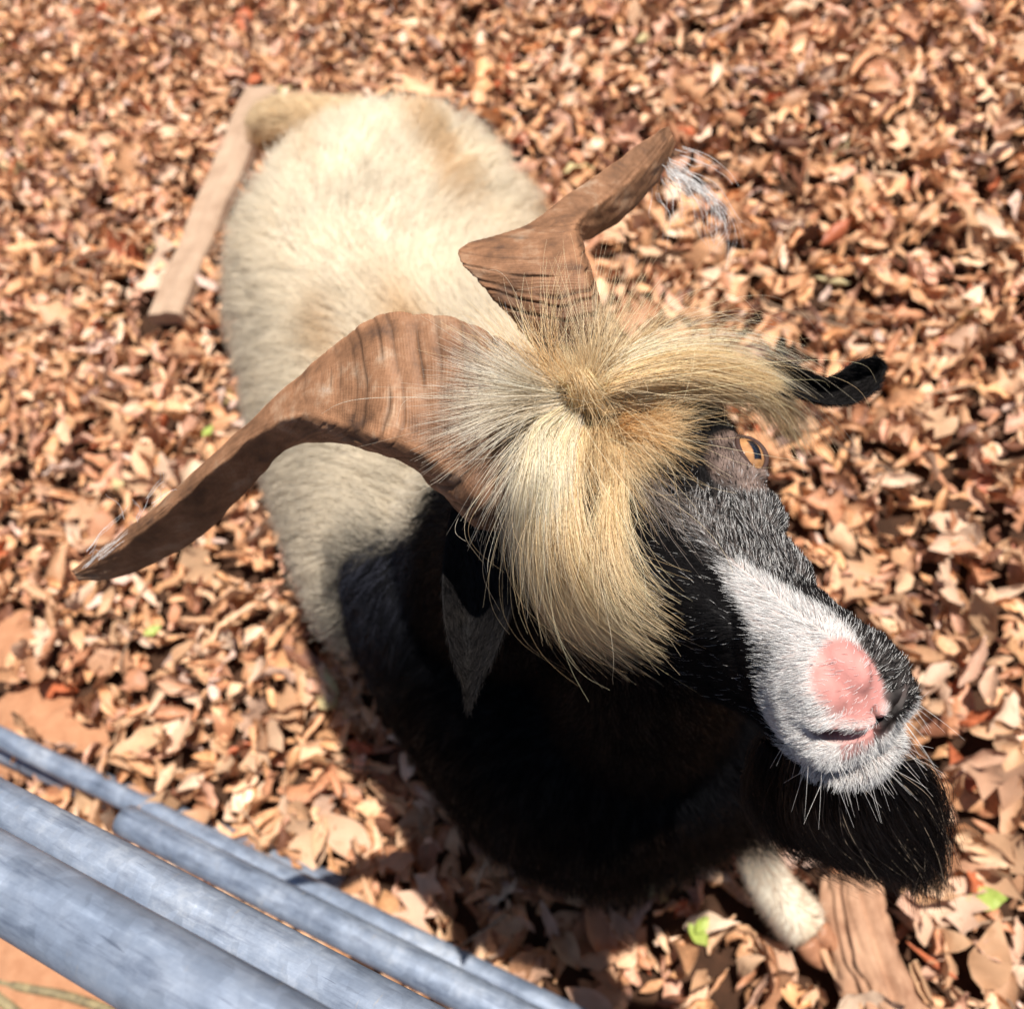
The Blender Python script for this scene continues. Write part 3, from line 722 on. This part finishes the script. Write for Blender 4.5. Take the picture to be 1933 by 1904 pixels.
# cream feet
P, N = sample(BV, BT, bN, 4000, lambda c, n: (c[:, 2] < .19).astype(float) * (c[:, 1] < .6))
Q = grow(P, N, np.tile((0, .1, -1.), (len(P), 1)), .013 * rng.uniform(.6, 1.2, len(P)), stand=.5)
hair('foot_hair', Q, .0003, np.array((.56, .42, .31)) * rng.uniform(.7, 1.1, (len(P), 1)), M_fur)
# black mane on neck, shoulders and chest
P, N = sample(BV, BT, bN, 60000, lambda c, n: (1 - coat(c)) * (c[:, 2] > .18))
x, y, z = P.T
comb = np.stack([.3 * x, np.full_like(x, .15), np.full_like(x, -1.)], -1) + .4 * np.stack([noise(P, 9, 1), noise(P, 9, 3), 0 * x], -1)
ln = .035 * rng.uniform(.5, 1.3, len(P)) * (1 + .8 * sstep(.5, .4, z) * sstep(.45, .3, y))
Q = grow(P, N, comb, ln, stand=.55, grav=.6, m=6, clump=(2600, .6))
bcol = np.array((.0018, .0019, .0026)) * rng.uniform(.5, 1.8, (len(P), 1))
bcol = bcol * (1 + 26 * (sstep(.40, .50, y) * sstep(.42, .56, z) * sstep(-.02, -.12, x) * rng.random(len(P)) ** 2)[:, None])  # grey-blue sheen of the lit shoulder painted into the hair colour
gl = (rng.random(len(P)) < .02 * sstep(.5, .6, y))[:, None]; bcol = bcol * (1 - gl) + np.array((.25, .22, .2)) * gl
hair('mane_hair', Q, .00024, bcol, M_black, label='long black hair of neck, shoulders and chest')

# short face coat
P, N = sample(HV, HTri, hN, 125000, lambda c, n: np.where(hcoord(c)[0] > -.05, 1., .4) * (1 - .94 * pinkness(c)) * toward(c, n))
t, d, l = hcoord(P)
ok = ~((t > .148) & ((np.abs(l - .0085 - .25 * (d + .012)) < .0055) & (np.abs(d + .013) < .015)))
for s in (-1, 1):
    ls = l * s; ok &= np.linalg.norm(P - EYE[s][0] - EYE[s][1] * ER, axis=1) > .0135
    cx = np.clip(ls, .003, .027); cd = ncd(cx); ok &= ~((np.hypot((ls - cx) / .0048, (d - cd + .001) / .0062) < 1) & (t > .140))
P, N = P[ok], N[ok]; t, d, l = hcoord(P)
w = face_white(P); pick = rng.random(len(P)) < np.clip(w * .95 + .015, 0, 1)
fc = np.where(pick[:, None], np.array((.74, .73, .72)), BLACK * 1.3) * rng.uniform(.6, 1.2, (len(P), 1))
es = np.linalg.norm(P - EYE[1][0], axis=1) < .032
comb = -HL[None] * np.where(t > .14, .5, 1.0)[:, None] + HT[None] * np.sign(l)[:, None] * .5 - HD[None] * .25
lip = (t > .150) & (d < -.018)
comb[lip] = (-HD * .9 + .0 * HL)[None] + HT[None] * (l[lip] / .03)[:, None] * .9 + HL * .2
fl = np.where(t > .14, .0042, .0054) * np.where(d < -.02, 1.4, 1) * np.where(es, .5, 1) * (1 + 1.2 * sstep(.03, -.03, t)) * rng.uniform(.6, 1.2, len(P))
keep_ = ~es | (rng.random(len(P)) < .35); P, N, comb, fl, fc = P[keep_], N[keep_], comb[keep_], fl[keep_], fc[keep_]
Q = grow(P, N, comb, fl, stand=.45, grav=.05, m=4, jitter=.16, curl=.05, clump=(14000, .12))
hair('face_hair', Q, .000078, fc, M_black, label='short black and white hair of the face')
# ear hair
for V, T in (ear_l, ear_r):
    n_ = vnormals(V, T); n_ = n_ * np.sign(((V - V.mean(0)) * n_).sum()); P, N = sample(V, T, n_, 9000)
    Q = grow(P, N, np.tile(cv3(.5, 0, 0) if V is ear_l[0] else cv3(0, -.5, 0), (len(P), 1)), .0055, stand=.4, m=4)
    hair('ear_hair', Q, .00012, np.array((.0045, .004, .004)) * rng.uniform(.3, 3, (len(P), 1)) ** 1.5, M_black)

# guided locks: guides are lines of (px, py, clearance over what lies beneath)
tree = BVHTree.FromPolygons(HV.tolist(), HTri.tolist())
hp, hf = joined([HLv, HRv]); tree2 = BVHTree.FromPolygons(hp.tolist(), hf)
tree3 = BVHTree.FromPolygons(BV.tolist(), BT.tolist())
def surf(px, py):
    r = ray(px, py); u = unit(r); ds = []
    for t_ in (tree, tree2, tree3):
        h = t_.ray_cast(Vector(CC), Vector(u))
        if h[0] is not None: ds.append((np.array(h[0]) - CC) @ CF)
    return min(ds) if ds else 9
def guide(pts, m=12):
    out = []; last = None
    q = catmull(pts, m)
    for px, py, o in q:
        d = surf(px, py)
        if last is not None: d = min(d, last + .012) if d > last + .012 else max(d, last - .015)
        if last is None: d = min(d, .50)
        last = d; out.append([px, py, d - o])
    out = np.array(out); dd = out[:, 2].copy()
    for _ in range(3): dd[1:-1] = .25 * dd[:-2] + .5 * dd[1:-1] + .25 * dd[2:]
    out[:, 2] = dd
    return np.array([W(*p) for p in out])
def locks(name, groups, mat, rad, label=None, m=12):
    Ps, Cs = [], []
    for guides, n, spread, c0, c1, cj in groups:
        G = np.array([guide(g, m) for g in guides]); k_ = len(G)
        u = rng.random(n) * (k_ - 1); i = np.minimum(u.astype(int), k_ - 2); f_ = (u - i)[:, None, None]
        Q = G[i] * (1 - f_) + G[i + 1] * f_
        end = rng.uniform(.35, 1.0, n) ** .6                                    # uneven lengths
        s = np.linspace(0, 1, m)[None] * end[:, None] * (m - 1); a = np.minimum(s.astype(int), m - 2); fr = (s - a)[..., None]
        ii = np.arange(n)[:, None]; Q = Q[ii, a] * (1 - fr) + Q[ii, a + 1] * fr
        sv = np.linspace(0, 1, m)[None, :, None]
        nc = max(8, n // 22); ci = rng.integers(0, nc, n); cof = rng.normal(size=(nc, 3)); 
        off = rng.normal(size=(n, 3))
        amp = spread * (.6 + .8 * sv)
        Q = Q + amp * .5 * off[:, None] + spread * (.35 + 1.7 * sv ** 1.6) * .75 * cof[ci][:, None]
        ph = rng.uniform(0, 6.28, (n, 1, 1)); fq = rng.uniform(2, 6, (n, 1, 1)); wv = unit(rng.normal(size=(n, 1, 3)))
        Q = Q + wv * spread * .35 * sv * np.sin(ph + fq * sv * 1.5)
        stray = (rng.random(n) < .14)[:, None, None]; Q = Q + stray * sv ** 1.6 * rng.normal(size=(n, 1, 3)) * .013; wild = (rng.random(n) < .018)[:, None, None]; Q = Q + wild * sv ** 1.3 * rng.normal(size=(n, 1, 3)) * .035 * (1 + .5 * np.sin(4 * sv))
        Ps.append(Q); mixv = rng.random((n, 1)); c_ = np.array(c0) * mixv + np.array(c1) * (1 - mixv); c_ = c_ * rng.uniform(.78, 1.08, nc)[ci][:, None] * np.array((1, 1, 1)) ** 1; Cs.append(c_ * rng.uniform(1 - cj, 1 + cj, (n, 1)))
    return hair(name, np.vstack(Ps), rad, np.vstack(Cs), mat, label=label)
BL0, BL1, WH, GO = (.88, .63, .34), (.97, .82, .56), (.98, .92, .79), (.84, .54, .25)
fore = [
 # lower swoosh: root at the parting, falling over the right cheek and sweeping towards the nose
 ([[(1060, 790, .006), (1020, 870, .020), (1000, 970, .024), (1005, 1070, .022), (1040, 1150, .018), (1110, 1215, .014)],
   [(1075, 800, .006), (1035, 870, .026), (1015, 970, .032), (1030, 1070, .030), (1085, 1170, .026), (1180, 1245, .020)],
   [(1090, 805, .006), (1050, 870, .028), (1035, 970, .036), (1060, 1070, .034), (1120, 1170, .030), (1240, 1245, .022)],
   [(1110, 820, .006), (1090, 880, .028), (1090, 970, .036), (1110, 1060, .036), (1170, 1150, .032), (1290, 1210, .024)]], 2500, .0036, BL0, BL1, .25),
 ([[(1150, 850, .006), (1150, 910, .020), (1145, 980, .026), (1150, 1060, .028), (1190, 1140, .026), (1290, 1205, .022)],
   [(1170, 850, .006), (1175, 900, .020), (1165, 960, .024), (1170, 1030, .026), (1200, 1110, .024), (1270, 1180, .020)]], 450, .0045, BL0, BL1, .25),
 # paler strands on top near the root
 ([[(1060, 770, .008), (1005, 810, .028), (985, 880, .032), (970, 970, .028), (990, 1070, .018)],
   [(1075, 780, .008), (1040, 830, .032), (1015, 900, .038), (1000, 1000, .034), (1015, 1110, .028)],
   [(1095, 785, .008), (1075, 850, .034), (1065, 920, .040), (1070, 1010, .036), (1095, 1120, .030)]], 1500, .0030, WH, BL1, .2),
 # fan to the left over the horn base
 ([[(1040, 720, .006), (980, 690, .018), (930, 655, .018), (890, 620, .016)],
   [(1045, 735, .006), (975, 715, .020), (910, 690, .022), (850, 665, .018)],
   [(1050, 745, .006), (970, 745, .022), (900, 745, .024), (810, 745, .018)],
   [(1055, 760, .006), (960, 775, .022), (890, 800, .024), (800, 835, .018)],
   [(1060, 770, .006), (975, 795, .022), (910, 830, .022), (850, 880, .016)]], 640, .0048, WH, (.66, .54, .38), .28),
 ([[(1065, 780, .006), (985, 830, .022), (925, 900, .022), (870, 1000, .014)], [(1065, 785, .006), (1000, 850, .022), (950, 950, .022), (915, 1060, .014)]], 70, .0060, WH, (.66, .52, .33), .28),
 ([[(1060, 710, .014), (1110, 750, .026), (1125, 800, .030), (1130, 870, .030)], [(1100, 700, .016), (1125, 750, .028), (1135, 800, .030), (1140, 880, .028)], [(1080, 740, .020), (1100, 780, .030), (1105, 830, .032), (1110, 890, .030)]], 900, .005, BL0, BL1, .2),
 # golden centre mass
 ([[(1110, 750, .004), (1140, 800, .014), (1160, 850, .016), (1170, 890, .014), (1180, 915, .010)],
   [(1150, 750, .004), (1180, 790, .014), (1205, 825, .014), (1225, 850, .012), (1245, 870, .008)],
   [(1180, 750, .004), (1225, 775, .014), (1260, 790, .014), (1290, 800, .010)]], 1900, .005, GO, BL1, .22),
 # swoosh over the brow of the left eye
 ([[(1110, 730, .006), (1200, 690, .024), (1300, 670, .030), (1400, 690, .030), (1475, 740, .028), (1530, 850, .028)],
   [(1110, 745, .006), (1200, 715, .026), (1290, 705, .032), (1380, 720, .034), (1455, 755, .030), (1510, 850, .026)],
   [(1120, 755, .006), (1200, 735, .026), (1280, 722, .030), (1370, 728, .030), (1440, 752, .028), (1500, 820, .024)],
   [(1140, 775, .006), (1200, 765, .022), (1270, 748, .026), (1340, 738, .026), (1400, 742, .024), (1440, 758, .022)]], 3600, .0032, BL0, BL1, .25),
 ([[(1110, 720, .006), (1200, 670, .026), (1300, 650, .03), (1400, 670, .03), (1490, 720, .028), (1570, 800, .03)],
   [(1120, 735, .006), (1220, 695, .028), (1320, 682, .034), (1420, 705, .034), (1500, 765, .03), (1560, 850, .03)]], 260, .006, BL1, WH, .2),
 ([[(1180, 790, .006), (1230, 800, .016), (1270, 800, .016), (1320, 790, .014)], [(1180, 810, .006), (1225, 822, .014), (1260, 826, .012), (1290, 826, .010)]], 400, .006, GO, BL0, .2),
 ([[(1090, 820, .002), (1110, 860, .012), (1120, 910, .016)], [(1130, 820, .002), (1140, 870, .012), (1150, 930, .016)], [(1150, 810, .002), (1170, 850, .012), (1190, 900, .014)]], 1500, .006, GO, BL1, .2),
 # upward fan by the right horn
 ([[(1100, 710, .006), (1100, 640, .018), (1085, 560, .020), (1075, 480, .02)],
   [(1120, 710, .006), (1145, 640, .020), (1165, 580, .022), (1190, 520, .02)],
   [(1130, 710, .006), (1190, 650, .022), (1240, 610, .024), (1280, 570, .02)],
   [(1140, 720, .006), (1220, 670, .024), (1310, 630, .026), (1400, 590, .03)],
   [(1140, 730, .006), (1240, 690, .024), (1350, 660, .026), (1450, 640, .03)]], 480, .0075, BL1, (.70, .50, .27), .25),
 # crown mass between the horns
 ([[(1080, 730, .004), (1065, 705, .014), (1055, 680, .014)], [(1110, 740, .004), (1105, 700, .016), (1100, 655, .016)], [(1150, 740, .004), (1170, 700, .018), (1185, 660, .018)], [(1190, 750, .004), (1250, 705, .020), (1290, 675, .018)]], 1900, .0045, BL0, BL1, .18),
 ([[(1040, 800, .0), (1050, 760, .012), (1070, 720, .012)], [(1100, 820, .0), (1110, 780, .014), (1120, 740, .014)], [(1180, 830, .0), (1170, 780, .014), (1150, 740, .012)]], 1500, .008, BL0, BL1, .2),
 ([[(1040, 720, .006), (980, 660, .016), (930, 610, .016), (890, 570, .02)], [(1060, 720, .006), (1010, 660, .02), (980, 610, .02), (960, 560, .02)]], 200, .009, BL1, GO, .2),
 # thin brown-grey strands on the right brow
 ([[(1190, 930, .002), (1230, 980, .006), (1270, 1030, .005), (1330, 1090, .004)], [(1250, 900, .002), (1270, 950, .006), (1300, 1000, .005), (1340, 1060, .004)]], 90, .006, (.22, .15, .11), (.4, .36, .33), .4),
]
fore.append(([[(1060, 790, .000), (1080, 775, .020), (1120, 765, .024)], [(1110, 800, .000), (1100, 780, .022), (1090, 760, .024)], [(1150, 790, .000), (1120, 775, .022), (1080, 770, .022)]], 1200, .009, BL1, WH, .2))
fore = [(g_, int(n_ * 1.25), sp_, a_, b_, j_) for g_, n_, sp_, a_, b_, j_ in fore]
locks('forelock', fore, M_lock, .000105, 'long blond forelock swept both ways between the horns')

# beard
def free(pts): return [W(*p) for p in pts]
def strands(name, groups, mat, rad, label=None, parent=goat, m=12, spread0=.3, lump=30):
    Ps, Cs = [], []
    for guides, n, spread, c0, c1, gl in groups:
        G = np.array([catmull(free(g), m) for g in guides]); k_ = len(G)
        u = rng.random(n) * (k_ - 1); i = np.minimum(u.astype(int), k_ - 2); f_ = (u - i)[:, None, None]; Q = G[i] * (1 - f_) + G[i + 1] * f_
        end = rng.uniform(.5, 1.0, n) ** .7; s = np.linspace(0, 1, m)[None] * end[:, None] * (m - 1); a = np.minimum(s.astype(int), m - 2); fr = (s - a)[..., None]
        ii = np.arange(n)[:, None]; Q = Q[ii, a] * (1 - fr) + Q[ii, a + 1] * fr; sv = np.linspace(0, 1, m)[None, :, None]
        nc = max(6, n // lump); ci = rng.integers(0, nc, n); cof = rng.normal(size=(nc, 3)); off = rng.normal(size=(n, 3))
        Q = Q + spread * (spread0 + sv) * (.25 * off[:, None] * (1 - .5 * sv) + .8 * cof[ci][:, None])
        ph = rng.uniform(0, 6.28, (n, 1, 1)); Q = Q + unit(rng.normal(size=(n, 1, 3))) * spread * .4 * sv * np.sin(ph + 5 * sv) + (unit(rng.normal(size=(nc, 3)))[ci][:, None] * spread * .9 * sv * np.sin(rng.uniform(0, 6.28, nc)[ci][:, None, None] + rng.uniform(4, 9, nc)[ci][:, None, None] * sv))
        Ps.append(Q); c_ = np.where(rng.random((n, 1)) < gl, np.array(c1), np.array(c0)) * rng.uniform(.6, 1.4, (n, 1)); Cs.append(c_)
    o = hair(name, np.vstack(Ps), rad, np.vstack(Cs), mat, parent=parent, label=label); return o
strands('beard', [
 ([[(1490, 1425, .53), (1490, 1480, .545), (1510, 1550, .57), (1560, 1600, .59), (1640, 1640, .60)],
   [(1540, 1460, .515), (1540, 1520, .535), (1580, 1580, .565), (1640, 1620, .59), (1700, 1650, .60)],
   [(1600, 1475, .505), (1620, 1530, .525), (1660, 1590, .56), (1700, 1630, .58), (1735, 1670, .60)],
   [(1670, 1470, .50), (1700, 1520, .52), (1730, 1570, .55), (1745, 1620, .57), (1750, 1690, .60)],
   [(1705, 1440, .50), (1740, 1450, .515), (1758, 1510, .54), (1755, 1580, .565), (1745, 1660, .59)]], 8000, .0065, (.005, .005, .006), (.34, .27, .20), .035),
 ([[(1440, 1400, .55), (1430, 1450, .565), (1440, 1510, .58), (1480, 1560, .60), (1560, 1600, .61)],
   [(1500, 1440, .54), (1500, 1500, .56), (1520, 1560, .58), (1580, 1600, .6), (1660, 1620, .61)]], 4000, .008, (.004, .004, .005), (.3, .2, .13), .03)],
 M_beard, .00018, 'long black beard hanging under the chin', lump=75)

# whiskers and stuck hairs
wh = []
for i in range(90):
    t = rng.uniform(.145, .192); l = rng.uniform(-.034, .034); d = rng.uniform(-.052, -.022)
    h = tree.find_nearest(Vector(HP(t, d, l))); p0 = np.array(h[0]); n0 = np.array(h[1])
    dr = unit(n0 * .9 - HD * .5 + rng.normal(size=3) * .2); L_ = rng.uniform(.012, .032)
    s = np.linspace(0, 1, 6)[:, None]; wh.append(p0 + dr * L_ * s - np.array([0, 0, 1]) * L_ * .25 * s ** 2)
hair('whiskers', np.array(wh), .00011, np.tile((.85, .83, .80), (len(wh), 1)), M_lock)
strands('snagged_hair', [
 ([[(1235, 330, .635), (1245, 360, .64), (1240, 400, .645)], [(1262, 318, .64), (1290, 360, .645), (1300, 400, .65)], [(1268, 320, .64), (1320, 350, .65), (1345, 400, .655), (1368, 455, .66)]], 42, .0075, (.86, .84, .82), (.9, .9, .9), .3),
 ([[(1262, 310, .64), (1320, 350, .65), (1350, 410, .655), (1365, 480, .66)], [(1265, 315, .64), (1340, 360, .65), (1380, 420, .66), (1345, 440, .66)]], 34, .006, (.86, .84, .82), (.9, .9, .9), .3),
 ([[(160, 1055, .60), (200, 1020, .598), (240, 985, .595)], [(165, 1065, .61), (190, 1035, .60), (225, 1000, .60)]], 14, .0035, (.86, .84, .82), (.9, .9, .9), .3),
 ([[(300, 940, .58), (340, 915, .575), (350, 900, .57)], [(230, 985, .59), (210, 950, .58), (190, 930, .57)]], 9, .004, (.86, .84, .82), (.9, .9, .9), .3)],
 M_fur, .00018, 'white hair tufts snagged on the horn tips', spread0=1, lump=4)
# tail
tp = catmull([H(680, 265, .54), H(600, 245, .56), H(530, 235, .56), H(500, 240, .54)], 16)
V, F = tube(tp, np.linspace(.05, .022, 16), 16); o = make_mesh('tail', V, F, M_skin, cols=np.tile((.62, .42, .22), (len(V), 1))); adopt(o, goat)
T = np.array([t for f in F for t in ([f[:3], [f[0], f[2], f[3]]] if len(f) == 4 else [f])]); N_ = vnormals(V, T)
if ((V - V.mean(0)) * N_).sum() < 0: N_ = -N_
P, N = sample(V, T, N_, 7000); Q = grow(P, N, np.tile(unit(tp[-1] - tp[0]), (len(P), 1)), .05 * rng.uniform(.5, 1.2, len(P)), stand=.7, grav=.4, clump=(160, .8), jitter=.4)
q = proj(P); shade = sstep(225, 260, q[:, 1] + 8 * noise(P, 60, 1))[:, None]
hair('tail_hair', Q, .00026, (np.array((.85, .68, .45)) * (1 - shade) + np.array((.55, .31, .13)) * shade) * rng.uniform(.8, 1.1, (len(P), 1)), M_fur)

# ------------------------------------------------------------------ gate
gt = unit(np.array([.728, -.686, 0])); gn = np.cross(gt, (0, 0, 1.)); gn = unit(gn)
DG = .069 * (1 if (H(0, 1660, .93) - CC) @ gn > 0 else -1)
def gate_pt(px, py):
    r = ray(px, py); return CC + r * DG / (r @ gn)
gate = empty('tube_gate', CC * [1, 1, 0] + gn * DG)
tag(gate, 'galvanised tube gate with parallel grey rails in the lower left corner', 'gate')
g0 = gate.location
def rail(z, s0, s1, r=.0175, cap_round=False):
    base = np.array(g0); base[2] = 0
    n = 90; s = np.linspace(s0, s1, n); pth = base + gt * s[:, None] + np.array([0, 0, z])
    pth = pth + .0006 * np.stack([noise(pth, 6, 1), noise(pth, 6, 2), noise(pth, 7, 3)], -1)
    rr = np.full(n, r)
    V, F = tube(pth, rr, 48); o = make_mesh('rail', V, F, M_steel); adopt(o, gate)
for py, px in ((1830, 300), (1684, 300), (1580, 300), (1785, 800)):
    p = gate_pt(px, py); s = (p - np.array(g0)) @ gt; z = p[2]
    sl_ = (gate_pt(185, 1530) - np.array(g0)) @ gt
    rail(z, -1.4 if py != 1580 else sl_, .9)

# pipe on the ground beyond the gate
a_, b_ = H(-260, 1290, .02), H(640, 1690, .02); pth = np.linspace(a_, b_, 40)
V, F = tube(pth, .028, 40); pipe = make_mesh('ground_pipe', V, F, M_steel)
tag(pipe, 'grey galvanised pipe lying on the leaves just beyond the gate rails', 'pipe')

# wire below the top rail
pth = catmull([H(-60, 1838, .02), H(40, 1862, .03), H(130, 1880, .02), H(260, 1925, .02)], 40)
V, F = tube(pth, .007, 12); tag(make_mesh('wire', V, F, M_wire), 'rusty yellowish wire lying on bare clay below the gate', 'wire')
pth = catmull([H(-40, 1850, .03), H(20, 1900, .03), H(80, 1960, .02)], 20)
V, F = tube(pth, .009, 12); tag(make_mesh('steel_rod', V, F, M_wire), 'dark rod crossing under the rusty wire at the picture corner', 'rod')

# ------------------------------------------------------------------ wood on the ground
def plank(name, a, b, w0, w1, th, mat, seed, lift=0.02, n=40):
    a = np.array(a); b = np.array(b); t = unit(b - a); sd = unit(np.cross(t, (0, 0, 1.))); s = np.linspace(0, 1, n)
    rings = []
    for q in s:
        c_ = a + (b - a) * q; w_ = w0 + (w1 - w0) * q
        prof = np.array([(-1, 0), (-1, .8), (-.85, 1), (-.5, 1.03), (-.1, .98), (.2, 1.04), (.5, 1), (.88, .96), (1, .75), (1, 0), (.5, -.1), (-.5, -.1)])
        pp = c_ + sd * prof[:, :1] * w_ / 2 + np.array([0, 0, 1.]) * prof[:, 1:] * th
        pp = pp + .12 * w_ * .4 * np.stack([noise(pp * [1, 1, .3], 18, seed % 4), noise(pp, 26, 1), .4 * noise(pp, 30, 2)], -1)
        rings.append(pp)
    V, F = loft(rings); return make_mesh(name, V, F, mat, smooth=False)
board = plank('wooden_board', H(318, 612, .035), H(500, 185, .045), .088, .10, .035, M_board, 1)
tag(board, 'weathered tan board half buried in leaves behind the goat', 'board')
def log(name, a, b, r0, r1, mat, n=160, nv=72):
    s = np.linspace(0, 1, n)[:, None]; an = np.linspace(0, 2 * math.pi, nv, endpoint=False)[None]
    t = unit(b - a); sd = unit(np.cross(t, (0, 0, 1.))); up = np.cross(sd, t)
    q = np.stack([3.2 * np.cos(an) + .4 * np.sin(s * 5), 3.2 * np.sin(an) + 0 * s, 1.6 * s + 0 * an], -1)
    rr = (r0 + (r1 - r0) * s) * (1 + .16 * noise(q, 1, 1) + .20 * noise(q * [3, 3, 2], 1, 2) * (np.abs(noise(q * [2.4, 2.4, 1], 1, 3)) ) + .07 * noise(q * [7, 7, 5], 1, 3)
          - .42 * np.exp(-((an - 1.75 - .25 * np.sin(4 * s)) / .10) ** 2) - .3 * np.exp(-((an - 1.15 + .2 * np.sin(5 * s)) / .06) ** 2))
    P = (a + (b - a) * s)[:, None] + (rr * np.cos(an))[..., None] * sd + (.6 * rr * np.sin(an))[..., None] * up + .008 * np.sin(s * 5)[:, None] * sd
    P[0] += t * .02 * noise(P[0], 60, 1)[:, None]
    V, F = loft(P); return make_mesh(name, V, F, mat)
wood = log('split_log', H(1605, 1645, .045), H(1690, 2000, .04), .036, .043, M_bark)
tag(wood, 'split reddish brown piece of wood lying beside the front hoof', 'wood')
# bright green leaves
def green(px, py, L_, yaw, pitch, parent=None):
    g = leaf_shapes(1, np.array([L_]), [0], np.array([.5]), np.array([.7]), np.array([.2]), int(px))[0]
    R_ = rot(np.array([yaw]), np.array([pitch]), np.array([.3]))[0]; V = g.reshape(-1, 3) @ R_.T + H(px, py, .06)
    return make_mesh('green_leaf', V, gf, M_green)
for i, (px, py, L_, yaw, lab) in enumerate([(1318, 1765, .040, 1.9, 'bright green leaf on the brown litter below the black chest'), (1325, 1745, .030, .5, 'small bright green leaf touching a larger one near the hoof'),
        (392, 815, .04, 1.0, 'small green leaf on the litter under the curved horn'), (288, 1190, .035, .4, 'tiny lime green leaf in litter below the horn tip'), (1860, 1695, .055, -.3, 'pale yellow green leaf at the right edge of the litter')]):
    tag(green(px, py, L_, yaw, .3), lab, 'leaf', 'green leaves on the brown litter')
